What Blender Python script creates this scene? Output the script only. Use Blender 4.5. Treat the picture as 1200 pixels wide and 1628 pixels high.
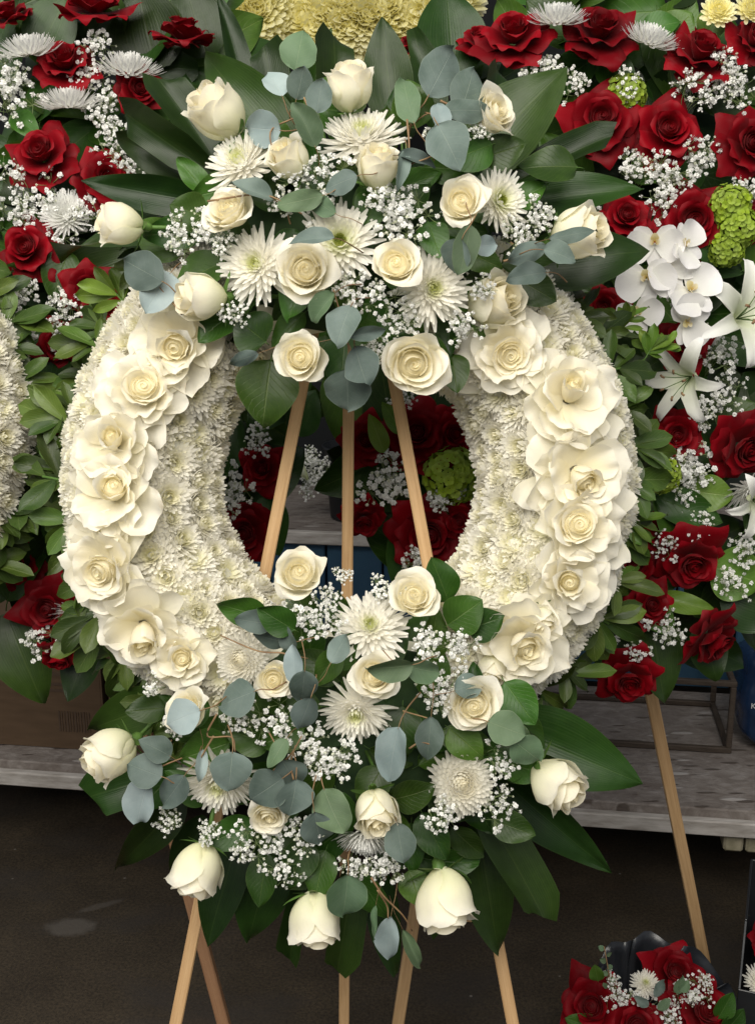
import bpy, math, random
import numpy as np
from mathutils import Matrix, Vector
R_ = math.radians
scene = bpy.context.scene
for o in list(bpy.data.objects): bpy.data.objects.remove(o)
C = scene.collection
rnd = random.Random(7)

# ------------------------------------------------------------------ camera
PITCH = R_(15); DW = 1.45; FPX = 1250 * DW          # wreath plane is 1.45 m away, 1250 source px per metre there
CAM = np.array([0, 0, 1.45])
AX = np.array([1., 0, 0]); AF = np.array([0, math.cos(PITCH), -math.sin(PITCH)]); AU = np.array([0, math.sin(PITCH), math.cos(PITCH)])
cd = bpy.data.cameras.new('camera'); cam = bpy.data.objects.new('camera', cd); C.objects.link(cam)
cam.location = CAM; cam.rotation_euler = (math.pi / 2 - PITCH, 0, 0)
cd.sensor_fit = 'VERTICAL'; cd.sensor_height = 24; cd.lens = 24 / (2 * (814 / FPX)); cd.clip_end = 100; cd.clip_start = 0.01
scene.camera = cam
# ------------------------------------------------------------------ light: daylight through the open front of the shed
w = bpy.data.worlds.new('World'); scene.world = w; w.use_nodes = True
w.node_tree.nodes['Background'].inputs[0].default_value = (0.92, 0.95, 1.0, 1); w.node_tree.nodes['Background'].inputs[1].default_value = 0.29
def area(name, loc, target, sx, sy, power, col):
    l = bpy.data.lights.new(name, 'AREA'); l.shape = 'RECTANGLE'; l.size = sx; l.size_y = sy; l.energy = power; l.color = col
    o = bpy.data.objects.new(name, l); C.objects.link(o); o.location = loc
    o.rotation_euler = (Vector(target) - Vector(loc)).to_track_quat('-Z', 'Y').to_euler(); return o
area('shopfront_daylight', (-0.6, -0.75, 3.2), (0, 1.5, 1.1), 3.4, 2.2, 181, (1.0, 0.95, 0.86))
scene.view_settings.view_transform = 'Standard'; scene.view_settings.look = 'None'
scene.view_settings.exposure = 0; scene.view_settings.gamma = 1; scene.view_settings.use_curve_mapping = False
scene.cycles.max_bounces = 7; scene.cycles.diffuse_bounces = 6; scene.cycles.transmission_bounces = 5; scene.cycles.adaptive_threshold = 0.02; scene.cycles.glossy_bounces = 2; scene.cycles.transparent_max_bounces = 6; scene.cycles.use_denoising = True

# ------------------------------------------------------------------ helpers
def P(px, py, h=0.0):                       # a spot read off the photograph -> a point h metres in front of the wreath plane
    d = DW - h
    return CAM + AF * d + AX * ((px - 600) / FPX * d) + AU * ((814 - py) / FPX * d)
def SZ(px, h=0.0): return px / FPX * (DW - h)
def nrm(v): v = np.asarray(v, float); return v / (np.linalg.norm(v) + 1e-12)
def D(x, y, z): return nrm(AX * x + AU * y - AF * z)
TOC = -AF
class G:
    def __init__(s): s.v = []; s.f = []; s.uv = []; s.c = []; s.m = []; s.n = 0
    def add(s, v, f, uv=None, col=(1, 1, 1), mat=0):
        v = np.asarray(v, float).reshape(-1, 3); f = [tuple(int(i) + s.n for i in q) for q in f]
        s.v.append(v); s.f += f; s.m += [mat] * len(f); s.n += len(v)
        s.uv.append(np.zeros((len(v), 2)) if uv is None else np.asarray(uv, float).reshape(-1, 2))
        c = np.asarray(col, float)
        if c.ndim == 1: c = np.tile(c, (len(v), 1))
        s.c.append(c.reshape(-1, 3))
    def addT(s, other, M=None, mat=None):
        for v, uv, c in [(np.concatenate(other.v), np.concatenate(other.uv), np.concatenate(other.c))]:
            if M is not None: v = v @ M[:3, :3].T + M[:3, 3]
            n0 = s.n; s.v.append(v); s.uv.append(uv); s.c.append(c); s.n += len(v)
            s.f += [tuple(i + n0 for i in q) for q in other.f]; s.m += (other.m if mat is None else [mat] * len(other.f))
    def mesh(s, name, mats, smooth=True):
        me = bpy.data.meshes.new(name); v = np.concatenate(s.v)
        me.from_pydata(v.tolist(), [], s.f)
        for m in mats: me.materials.append(m)
        me.polygons.foreach_set('material_index', s.m)
        me.polygons.foreach_set('use_smooth', [smooth] * len(s.f))
        at = me.attributes.new('Col', 'FLOAT_COLOR', 'POINT'); c = np.concatenate(s.c)
        at.data.foreach_set('color', np.hstack([c, np.ones((len(c), 1))]).ravel())
        uv = np.concatenate(s.uv); ul = me.uv_layers.new(name='UVMap')
        li = np.empty(len(me.loops), int); me.loops.foreach_get('vertex_index', li)
        ul.data.foreach_set('uv', uv[li].ravel()); me.update(); return me
def gridf(nu, nv): return [(j * (nu + 1) + i, j * (nu + 1) + i + 1, (j + 1) * (nu + 1) + i + 1, (j + 1) * (nu + 1) + i) for j in range(nv) for i in range(nu)]
def uvg(nu, nv):
    u, v = np.meshgrid(np.linspace(-1, 1, nu + 1), np.linspace(0, 1, nv + 1)); return u, v
def tube(g, pts, r, n=5, mat=0, col=(1, 1, 1), r2=None):
    pts = [np.asarray(p, float) for p in pts]; V = []; k = len(pts); r2 = r if r2 is None else r2
    for i, p in enumerate(pts):
        t = nrm(pts[min(i + 1, k - 1)] - pts[max(i - 1, 0)]); a = nrm(np.cross(t, [0.31, 0.17, 0.93])); b = np.cross(t, a); rr = r + (r2 - r) * i / (k - 1)
        for q in range(n): an = 2 * math.pi * q / n; V.append(p + rr * (a * math.cos(an) + b * math.sin(an)))
    F = [(i * n + q, i * n + (q + 1) % n, (i + 1) * n + (q + 1) % n, (i + 1) * n + q) for i in range(k - 1) for q in range(n)]
    F += [tuple(range(n))[::-1], tuple((k - 1) * n + q for q in range(n))]
    g.add(V, F, None, col, mat)
def smooth(p, k=6):
    p = [np.asarray(q, float) for q in p]; p = [2 * p[0] - p[1]] + p + [2 * p[-1] - p[-2]]; o = []
    for i in range(1, len(p) - 2):
        a, b, c, d = p[i - 1:i + 3]
        for j in range(k):
            t = j / k; o.append(.5 * (2 * b + (c - a) * t + (2 * a - 5 * b + 4 * c - d) * t * t + (3 * b - a - 3 * c + d) * t ** 3))
    return o + [p[-2]]
def box(g, c, s, M=None, mat=0, bev=0.0, col=(1, 1, 1)):
    s = np.asarray(s, float) / 2; b = min(bev, min(s) * .9); V = []; idx = {}
    if b <= 0:
        for x in (-1, 1):
            for y in (-1, 1):
                for z in (-1, 1): V.append(np.array([x, y, z]) * s)
        F = [(0, 1, 3, 2), (4, 6, 7, 5), (0, 4, 5, 1), (2, 3, 7, 6), (0, 2, 6, 4), (1, 5, 7, 3)]
    else:
        for x in (-1, 1):
            for y in (-1, 1):
                for z in (-1, 1):
                    for a in range(3):
                        p = np.array([x, y, z]) * s; q = np.array([x, y, z]) * b
                        for k in range(3):
                            if k != a: p[k] -= q[k]
                        idx[(x, y, z, a)] = len(V); V.append(p)
        F = []
        I = lambda x, y, z, a: idx[(x, y, z, a)]
        for sg in (-1, 1):
            o = (lambda q: q) if sg > 0 else (lambda q: q[::-1])
            F.append(o((I(sg, -1, -1, 0), I(sg, 1, -1, 0), I(sg, 1, 1, 0), I(sg, -1, 1, 0))))
            F.append(o((I(-1, sg, -1, 1), I(-1, sg, 1, 1), I(1, sg, 1, 1), I(1, sg, -1, 1))))
            F.append(o((I(-1, -1, sg, 2), I(1, -1, sg, 2), I(1, 1, sg, 2), I(-1, 1, sg, 2))))
        for p_ in (-1, 1):
            for q_ in (-1, 1):
                F.append((I(-1, p_, q_, 1), I(1, p_, q_, 1), I(1, p_, q_, 2), I(-1, p_, q_, 2)))
                F.append((I(p_, -1, q_, 0), I(p_, 1, q_, 0), I(p_, 1, q_, 2), I(p_, -1, q_, 2)))
                F.append((I(p_, q_, -1, 0), I(p_, q_, 1, 0), I(p_, q_, 1, 1), I(p_, q_, -1, 1)))
                for r_ in (-1, 1): F.append((I(p_, q_, r_, 0), I(p_, q_, r_, 1), I(p_, q_, r_, 2)))
    V = np.array(V)
    if M is not None: V = V @ np.asarray(M).T
    g.add(V + np.asarray(c, float), F, V[:, :2], col, mat)
ROOTM = {}
def tag(o, label=None, cat=None, group=None, kind=None):
    if label: o['label'] = label
    if cat: o['category'] = cat
    if group: o['group'] = group
    if kind: o['kind'] = kind
    return o
def root(name, loc, label, cat, group=None):
    o = bpy.data.objects.new(name, None); C.objects.link(o); o.location = loc; o.empty_display_size = .05
    return tag(o, label, cat, group)
def mk(name, mesh, M=None, parent=None, **k):
    o = bpy.data.objects.new(name, mesh); C.objects.link(o)
    if M is not None:
        M = Matrix(M.tolist()) if isinstance(M, np.ndarray) else M
        if parent is not None and parent.type == 'EMPTY': M = Matrix.Translation(-parent.location) @ M
        o.matrix_basis = M
    elif parent is not None and parent.type == 'EMPTY': o.location = -parent.location
    if parent is not None: o.parent = parent
    return tag(o, **k)
def frame(p, n, roll=0.0, s=1.0, lift=0.0):      # z axis along n
    n = nrm(n); a = np.cross(n, AU)
    a = nrm(a) if np.linalg.norm(a) > .05 else nrm(np.cross(n, AX)); b = np.cross(n, a)
    x = a * math.cos(roll) + b * math.sin(roll); y = np.cross(n, x)
    M = np.eye(4); sc = s if hasattr(s, '__len__') else (s, s, s)
    M[:3, 0] = x * sc[0]; M[:3, 1] = y * sc[1]; M[:3, 2] = n * sc[2]; M[:3, 3] = np.asarray(p) + n * lift; return M
def lframe(base, tip, width, roll=0.0, face=None, zs=None):  # leaf: y from base to tip, unit mesh
    base = np.asarray(base); y = np.asarray(tip) - base; L = np.linalg.norm(y); y = y / L
    f = TOC if face is None else nrm(face); n = nrm(f - y * np.dot(f, y)); x = np.cross(y, n)
    n2 = n * math.cos(roll) + x * math.sin(roll); x2 = np.cross(y, n2)
    M = np.eye(4); M[:3, 0] = x2 * width; M[:3, 1] = y * L; M[:3, 2] = n2 * (L if zs is None else zs); M[:3, 3] = base; return M

# ------------------------------------------------------------------ materials
def newmat(name):
    m = bpy.data.materials.new(name); m.use_nodes = True; nt = m.node_tree; nt.nodes.clear()
    out = nt.nodes.new('ShaderNodeOutputMaterial'); return m, nt, out
class N:
    def __init__(s, nt): s.nt = nt
    def __call__(s, t, _op=None, **k):
        n = s.nt.nodes.new(t)
        if _op: n.operation = _op
        for a, b in k.items(): setattr(n, a, b)
        return n
    def link(s, a, b): s.nt.links.new(a, b)
    def math(s, op, a, b=None, clamp=False):
        n = s.nt.nodes.new('ShaderNodeMath'); n.operation = op; n.use_clamp = clamp
        for i, q in enumerate((a, b)):
            if q is None: continue
            if isinstance(q, (int, float)): n.inputs[i].default_value = q
            else: s.link(q, n.inputs[i])
        return n.outputs[0]
    def mix(s, fac, a, b, typ='MIX'):
        n = s.nt.nodes.new('ShaderNodeMix'); n.data_type = 'RGBA'; n.blend_type = typ
        for sk, q in ((n.inputs[0], fac), (n.inputs[6], a), (n.inputs[7], b)):
            if isinstance(q, (int, float)): sk.default_value = q
            elif isinstance(q, tuple): sk.default_value = (*q, 1)
            else: s.link(q, sk)
        return n.outputs[2]
    def ramp(s, fac, stops):
        n = s.nt.nodes.new('ShaderNodeValToRGB'); e = n.color_ramp.elements
        while len(e) < len(stops): e.new(.5)
        for q, (p, c) in zip(e, stops): q.position = p; q.color = (*c, 1) if isinstance(c, tuple) else (c, c, c, 1)
        s.link(fac, n.inputs[0]); return n.outputs[0]
    def noise(s, scale, detail=4, vec=None, rough=.55, dist=0):
        n = s.nt.nodes.new('ShaderNodeTexNoise'); n.inputs['Scale'].default_value = scale; n.inputs['Detail'].default_value = detail
        n.inputs['Roughness'].default_value = rough; n.inputs['Distortion'].default_value = dist
        if vec is not None: s.link(vec, n.inputs['Vector'])
        return n.outputs[0]
    def mapping(s, vec, scale=(1, 1, 1), rot=(0, 0, 0)):
        n = s.nt.nodes.new('ShaderNodeMapping'); n.inputs['Scale'].default_value = scale; n.inputs['Rotation'].default_value = rot
        s.link(vec, n.inputs[0]); return n.outputs[0]
    def bump(s, h, st, dist=.001):
        n = s.nt.nodes.new('ShaderNodeBump'); n.inputs['Strength'].default_value = st; n.inputs['Distance'].default_value = dist
        s.link(h, n.inputs['Height']); return n.outputs[0]
def petal_mat(name, rough=.6, trans=.28, jit=.06, sheen=0.0, vein=.25, spec=.25, tr_tint=(1, 1, 1), brown=None):
    m, nt, out = newmat(name); n = N(nt)
    at = n('ShaderNodeAttribute', attribute_name='Col').outputs['Color']; uv = n('ShaderNodeUVMap').outputs[0]
    oi = n('ShaderNodeObjectInfo').outputs['Random']; tc = n('ShaderNodeTexCoord').outputs['Object']
    streak = n.noise(9, 3, n.mapping(uv, (7, .6, 1)))
    val = n.math('ADD', n.math('MULTIPLY', oi, jit), n.math('MULTIPLY', streak, .10))
    hs = n('ShaderNodeHueSaturation'); n.link(at, hs.inputs['Color'])
    n.link(n.math('ADD', val, 1 - jit / 2 - .04), hs.inputs['Value'])
    n.link(n.math('ADD', n.math('MULTIPLY', n.noise(30, 2, tc), .5), .78), hs.inputs['Saturation'])
    col = hs.outputs[0]
    if brown:                                       # tired, bruised petal rims
        sep = n('ShaderNodeSeparateXYZ'); n.link(uv, sep.inputs[0])
        rim = n.math('MULTIPLY', n.ramp(sep.outputs[1], [(.86, 0.), (1., 1.)]), n.ramp(n.noise(40, 3, tc), [(.60, 0.), (.74, 1.)]))
        col = n.mix(n.math('MULTIPLY', rim, .4), col, brown)
    b = n('ShaderNodeBsdfPrincipled'); n.link(col, b.inputs['Base Color'])
    b.inputs['Roughness'].default_value = rough; b.inputs['Specular IOR Level'].default_value = spec
    if sheen: b.inputs['Sheen Weight'].default_value = sheen; b.inputs['Sheen Roughness'].default_value = .4; b.inputs['Sheen Tint'].default_value = (1, .25, .25, 1)
    bp = n.bump(n.math('ADD', streak, n.math('MULTIPLY', n.noise(160, 2, tc), .4)), vein, .0012); n.link(bp, b.inputs['Normal'])
    t = n('ShaderNodeBsdfTranslucent'); n.link(n.mix(1.0, col, tr_tint, 'MULTIPLY'), t.inputs[0])
    mx = n('ShaderNodeMixShader'); mx.inputs[0].default_value = trans; n.link(b.outputs[0], mx.inputs[1]); n.link(t.outputs[0], mx.inputs[2]); n.link(mx.outputs[0], out.inputs[0])
    return m
def leaf_mat(name, c1, c2, vein_c, mode, rough=.45, trans=.12, jit=.35, spec=.45, bloom=None):
    m, nt, out = newmat(name); n = N(nt)
    uv = n('ShaderNodeUVMap').outputs[0]; oi = n('ShaderNodeObjectInfo').outputs['Random']; tc = n('ShaderNodeTexCoord').outputs['Object']
    geo = n('ShaderNodeNewGeometry').outputs['Position']
    sep = n('ShaderNodeSeparateXYZ'); n.link(uv, sep.inputs[0]); u, v = sep.outputs[0], sep.outputs[1]
    au = n.math('ABSOLUTE', n.math('SUBTRACT', u, .5))
    nz = n.noise(45, 4, geo); col = n.mix(n.ramp(n.math('ADD', n.math('MULTIPLY', nz, .7), n.math('MULTIPLY', oi, .3)), [(.3, 0.), (.7, 1.)]), c1, c2)
    if mode == 'parallel':
        h = n.math('ADD', n.noise(26, 2, n.mapping(uv, (2.2, .05, 1))), n.math('MULTIPLY', n.math('SINE', n.math('MULTIPLY', u, 150)), .12))
        vn = n.ramp(h, [(.45, 0.), (.75, 1.)]); mid = n.ramp(au, [(.0, 1.), (.022, 0.)])
        col = n.mix(n.math('MULTIPLY', vn, .35), col, vein_c); col = n.mix(n.math('MULTIPLY', mid, .6), col, vein_c)
        bs = n.bump(n.math('SUBTRACT', h, n.math('MULTIPLY', mid, .6)), .22, .0010)
    else:
        k = {'side': 9, 'fine': 7}[mode]
        ph = n.math('SUBTRACT', n.math('MULTIPLY', v, k), n.math('MULTIPLY', au, k * (.8 if mode == 'side' else .6)))
        ph = n.math('ADD', ph, n.math('MULTIPLY', n.noise(5, 2, uv), .6))
        tri = n.math('ABSOLUTE', n.math('SUBTRACT', n.math('FRACT', ph), .5))
        sv = n.ramp(tri, [(.0, 1.), (.055, 0.)]); mid = n.ramp(au, [(.0, 1.), (.02 if mode == 'side' else .012, 0.)])
        vv = n.math('ADD', n.math('MULTIPLY', sv, .30 if mode == 'side' else .15), n.math('MULTIPLY', mid, .6), True)
        col = n.mix(vv, col, vein_c); bs = n.bump(n.math('ADD', n.math('MULTIPLY', nz, .5), n.math('MULTIPLY', vv, -1.2)), .45, .0012)
    if bloom: col = n.mix(n.math('MULTIPLY', n.ramp(n.noise(28, 5, geo), [(.4, 0.), (.7, 1.)]), .4), col, bloom)
    hs = n('ShaderNodeHueSaturation'); n.link(col, hs.inputs['Color'])
    n.link(n.math('ADD', n.math('MULTIPLY', oi, jit), 1 - jit / 2), hs.inputs['Value'])
    n.link(n.math('ADD', n.math('MULTIPLY', n.math('FRACT', n.math('MULTIPLY', oi, 7.3)), .035), .482), hs.inputs['Hue'])
    col = hs.outputs[0]
    edge = n.ramp(au, [(.475, 0.), (.5, 1.)]); col = n.mix(n.math('MULTIPLY', edge, .35), col, vein_c)
    b = n('ShaderNodeBsdfPrincipled'); n.link(col, b.inputs['Base Color']); b.inputs['Specular IOR Level'].default_value = spec
    n.link(n.math('ADD', n.math('MULTIPLY', n.noise(70, 3, geo), .25), rough - .12), b.inputs['Roughness']); n.link(bs, b.inputs['Normal'])
    t = n('ShaderNodeBsdfTranslucent'); n.link(n.mix(1.0, col, (1.3, 1.4, .6), 'MULTIPLY'), t.inputs[0])
    mx = n('ShaderNodeMixShader'); mx.inputs[0].default_value = trans; n.link(b.outputs[0], mx.inputs[1]); n.link(t.outputs[0], mx.inputs[2]); n.link(mx.outputs[0], out.inputs[0])
    return m
def simple(name, c1, c2, scale=20, rough=.7, stretch=(1, 1, 1), bump=.3, spec=.3, coord='Object', metal=0, detail=6):
    m, nt, out = newmat(name); n = N(nt); tc = n('ShaderNodeTexCoord').outputs[coord]
    nz = n.noise(scale, detail, n.mapping(tc, stretch)); col = n.ramp(nz, [(.3, c1), (.7, c2)])
    b = n('ShaderNodeBsdfPrincipled'); n.link(col, b.inputs['Base Color']); b.inputs['Roughness'].default_value = rough
    b.inputs['Specular IOR Level'].default_value = spec; b.inputs['Metallic'].default_value = metal
    n.link(n.bump(nz, bump, .002), b.inputs['Normal']); n.link(b.outputs[0], out.inputs[0]); return m
M_CREAM = petal_mat('cream_rose_petal', .55, .42, .06, vein=.28, tr_tint=(1, .985, .94), brown=(.70, .52, .28))
M_WHITE = petal_mat('white_mum_petal', .6, .5, .05, vein=.12)
M_RED = petal_mat('red_rose_petal', .6, .16, .5, sheen=.12, vein=.2, spec=.15, tr_tint=(1.2, .6, .6))
M_YEL = petal_mat('yellow_mum_petal', .6, .42, .08, vein=.1)
M_PURE = petal_mat('white_orchid_petal', .45, .3, .04, vein=.4)
M_GFLO = petal_mat('green_floret_petal', .6, .25, .2)
M_BREATH = petal_mat('babys_breath_floret', .7, .35, .06, vein=.1)
M_EUC = leaf_mat('eucalyptus_leaf', (.075, .108, .092), (.125, .165, .145), (.26, .31, .26), 'fine', .62, .06, .6, .2, bloom=(.19, .235, .225))
M_EUCB = leaf_mat('blue_eucalyptus_leaf', (.20, .26, .265), (.27, .335, .335), (.38, .44, .42), 'fine', .62, .06, .35, .2, bloom=(.34, .40, .40))
M_EUCG = leaf_mat('green_eucalyptus_leaf', (.075, .125, .065), (.105, .165, .088), (.26, .32, .2), 'fine', .58, .08, .4, .25, bloom=(.15, .21, .14))
M_SAL = leaf_mat('salal_leaf', (.021, .058, .006), (.040, .098, .011), (.11, .17, .045), 'side', .40, .13, .8, .34)
M_ASP = leaf_mat('aspidistra_leaf', (.010, .027, .004), (.019, .046, .007), (.040, .070, .016), 'parallel', .34, .06, .7, .26)
M_PIT = leaf_mat('fringe_leaf', (.034, .068, .010), (.066, .110, .017), (.19, .24, .08), 'side', .40, .14, .9, .38)
M_LIME = leaf_mat('lime_leaf', (.085, .16, .018), (.14, .24, .03), (.26, .34, .09), 'side', .42, .18, .5, .4)
M_STEM = simple('green_stem', (.05, .11, .02), (.10, .19, .04), 60, .5)
M_TWIG = simple('eucalyptus_twig', (.16, .085, .045), (.30, .20, .10), 60, .6)
M_BST = simple('babys_breath_stem', (.11, .17, .06), (.2, .25, .1), 60, .6)
M_FOAM = simple('floral_foam', (.74, .72, .58), (.84, .82, .68), 30, .9)
M_DARK = simple('dark_floral_foam', (.012, .03, .010), (.03, .06, .02), 30, .9)

# ------------------------------------------------------------------ petal and leaf surfaces
def petal(g, L, W, th0, th1, az=0, p=1.0, r0=.003, z0=0, wrap=True, k0=0, k1=0, tipc=0, e=.15, pt=.0, ruf=0, spiral=0, roll=0, b=.35, nu=8, nv=9, c0=(1, 1, 1), c1=(1, 1, 1), rg=rnd, mat=0, ex=2.4):
    u, v = uvg(nu, nv)
    s = v * (1 - e * np.abs(u) ** ex + pt * np.exp(-(u / .25) ** 2))
    ss = np.linspace(0, 1.25, 60); th = th0 + (th1 - th0) * np.minimum(ss, 1.1) ** p + tipc * np.maximum(0, (ss - .7) / .3) ** 2
    ds = ss[1] - ss[0]; rr = r0 + np.concatenate([[0], np.cumsum(np.sin(th[:-1]) * ds * L)]); zz = z0 + np.concatenate([[0], np.cumsum(np.cos(th[:-1]) * ds * L)])
    T = np.interp(s, ss, th); r = np.interp(s, ss, rr); z = np.interp(s, ss, zz)
    wd = W / 2 * (b + (1 - b) * np.sin(np.pi / 2 * np.minimum(s / .65, 1)))
    kap = 1 / np.maximum(np.abs(r), .0025) if wrap else (k0 + (k1 - k0) * s)
    kap = np.where(np.abs(kap) < 1e-3, 1e-3, kap)
    ph = np.clip(u * wd * kap, -2.9, 2.9); lat = np.sin(ph) / kap; inw = (1 - np.cos(ph)) / kap
    if not wrap: lat = np.where(np.abs(u * wd * kap) > 2.9, lat, lat)
    inw = inw - spiral * u * (.3 + .7 * s) - roll * (np.maximum(0, np.abs(u) - .3) / .7) ** 2 * s ** 1.5
    if ruf:
        f1, f2, f3 = rg.uniform(2, 4), rg.uniform(0, 6.28), rg.uniform(0, 6.28)
        inw = inw + ruf * s ** 2 * (np.sin(f1 * u + f2) + .5 * np.sin(2.3 * f1 * u + f3) + .25 * s ** 4 * np.sin(5.1 * f1 * u + f3 * 2))
    x = r - np.cos(T) * inw; zc = z + np.sin(T) * inw; y = lat
    ca, sa = math.cos(az), math.sin(az)
    V = np.stack([x * ca - y * sa, x * sa + y * ca, zc], -1).reshape(-1, 3)
    c = np.asarray(c0)[None, None, :] * (1 - s[..., None].clip(0, 1)) + np.asarray(c1)[None, None, :] * s[..., None].clip(0, 1)
    g.add(V, gridf(nu, nv), np.stack([u / 2 + .5, v], -1), c.reshape(-1, 3), mat)
def lerp3(a, b, t): return tuple(x + (y - x) * t for x, y in zip(a, b))
CR_IN = (.95, .89, .68); CR_OUT = (.95, .92, .82); CR_BASE = (.93, .89, .66)
def wob(rg, a): return rg.uniform(-a, a)
def swirl(g, rg, r0, r1, turns, H, c0, c1, dip=.25, lip=.0012):      # tight scrolled heart of a rose: one rolled sheet
    nu, nv = int(turns * 18), 6; u = np.linspace(0, 1, nu + 1)[None, :]; v = np.linspace(0, 1, nv + 1)[:, None]
    a0 = rg.uniform(0, 6.28); an = a0 + u * turns * 2 * np.pi; rr = r0 + (r1 - r0) * u ** .9
    top = H * (1 - dip * .3 * np.sin(an * .5 + 1) ** 2 - .12 * u + .04 * np.sin(2.5 * an))
    r = rr * (.45 + .62 * np.sin(np.pi * .5 * np.minimum(v * 1.3, 1))) * (1 - .14 * v ** 3) + lip * np.maximum(0, v - .85) / .15
    V = np.stack([r * np.cos(an), r * np.sin(an), top * v], -1); c = np.asarray(c0) * (1 - v[..., None]) + np.asarray(c1) * v[..., None] + 0 * u[..., None]
    g.add(V, gridf(nu, nv), np.stack([u + 0 * v, v * .8 + 0 * u], -1), c)
def plug(g, R, H, col, k=.45):                # added dome for packed petals under the rims; shallower gaps keep hearts bright
    n, m = 14, 5; V = [(R * j / m * math.cos(6.2832 * i / n), R * j / m * math.sin(6.2832 * i / n), H * (1 - k * (j / m) ** 2)) for j in range(m + 1) for i in range(n)]
    g.add(V, [(j * n + i, j * n + (i + 1) % n, (j + 1) * n + (i + 1) % n, (j + 1) * n + i) for j in range(m) for i in range(n)], None, col)
def rose_open(seed):
    rg = random.Random(seed); N_ = rg.choice((11, 12, 13, 14)); inner = G(); outs = []; op = rg.uniform(.82, 1.05); lean = rg.uniform(0, 6.28)
    swirl(inner, rg, .0008, .0078, 1.8, .046, (.94, .88, .66), CR_IN); plug(inner, .026, .036, (.95, .89, .66), .6)
    for i in range(N_):
        t = i / (N_ - 1); Rt = .0085 + .0300 * op * t ** .95; L = (.046 + .005 * t) * (1 + wob(rg, .09)); r0 = .003 + .003 * t
        a = math.asin(min(.95, (Rt - r0) / L)); bu = R_(28 * (1 - .2 * t)); g = inner if i < N_ - 6 else G(); az = i * R_(137.5) + wob(rg, .45)
        petal(g, L * (1 + .07 * math.cos(az - lean)), 2 * Rt * (1.85 - .60 * t) * (1 + wob(rg, .15)), a + bu, a - bu, az, 1, r0, -.006 * t, True, tipc=R_(18 + 85 * t * rg.uniform(.35, 1.3)), e=.14 + .14 * t, pt=.05 + .06 * t, ruf=.0005 + .0026 * t, spiral=.0030 + .0012 * t, roll=.005 * t,
              c0=lerp3((.94, .88, .64), CR_BASE, t), c1=lerp3(CR_IN, CR_OUT, min(1, .2 + t * 1.1)), rg=rg, nu=12, nv=12)
        if g is not inner: outs.append(g)
    return inner, outs, .085, .026
def calyx(seed, L=.03, stem=.07):
    rg = random.Random(seed); g = G()
    for i in range(5): petal(g, L * rg.uniform(.8, 1.2), .011, R_(95), R_(rg.uniform(20, 130)), i * 1.257 + wob(rg, .2), 1, .004, .0, False, 60, 60, b=.8, e=.75, nu=4, nv=6, mat=0, rg=rg)
    prof = [(.003, -.012), (.0062, -.008), (.0065, -.003), (.008, .002)]
    V = [(r * math.cos(q * .785), r * math.sin(q * .785), z) for r, z in prof for q in range(8)]
    g.add(V, [(j * 8 + q, j * 8 + (q + 1) % 8, j * 8 + 8 + (q + 1) % 8, j * 8 + 8 + q) for j in range(3) for q in range(8)], mat=0)
    tube(g, [(0, 0, -.010), (wob(rg, .004), wob(rg, .004), -.03), (wob(rg, .01), wob(rg, .01), -stem)], .0027, 6, 0)
    return g
def rose_bud(seed, fat=1.0):
    rg = random.Random(seed); N_ = 12; inner = G(); outs = []
    swirl(inner, rg, .0008, .0085, 2.0, .056, (.94, .88, .66), CR_IN); plug(inner, .016, .047, (.95, .89, .66), .3)
    for i in range(N_):
        t = i / (N_ - 1); Rt = (.009 + .0145 * t) * fat; L = (.058 - .004 * t) * (1 + wob(rg, .04)); r0 = .003 + .004 * t
        a = math.asin(min(.97, (Rt - r0) / L)); bu = R_(26 + 24 * t); g = inner if i < N_ - 5 else G()
        tip = R_(24 + 105 * rg.uniform(.35, 1.1) * t ** 1.6)
        petal(g, L, 2 * Rt * (1.75 - .35 * t) * (1 + wob(rg, .1)), a + bu, a - bu, i * R_(137.5) + wob(rg, .2), 1.0, r0, -.002 * t, True, tipc=tip, e=.14 + .14 * t, pt=.09 * t, ruf=.0005 + .0022 * t, spiral=.0020, roll=.005 * t,
              c0=lerp3((.88, .80, .5), (.84, .86, .58), t), c1=lerp3(CR_IN, CR_OUT, min(1, .3 + t)), rg=rg, nv=12, nu=10)
        if g is not inner: outs.append(g)
    return inner, outs, .056, .028
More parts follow.
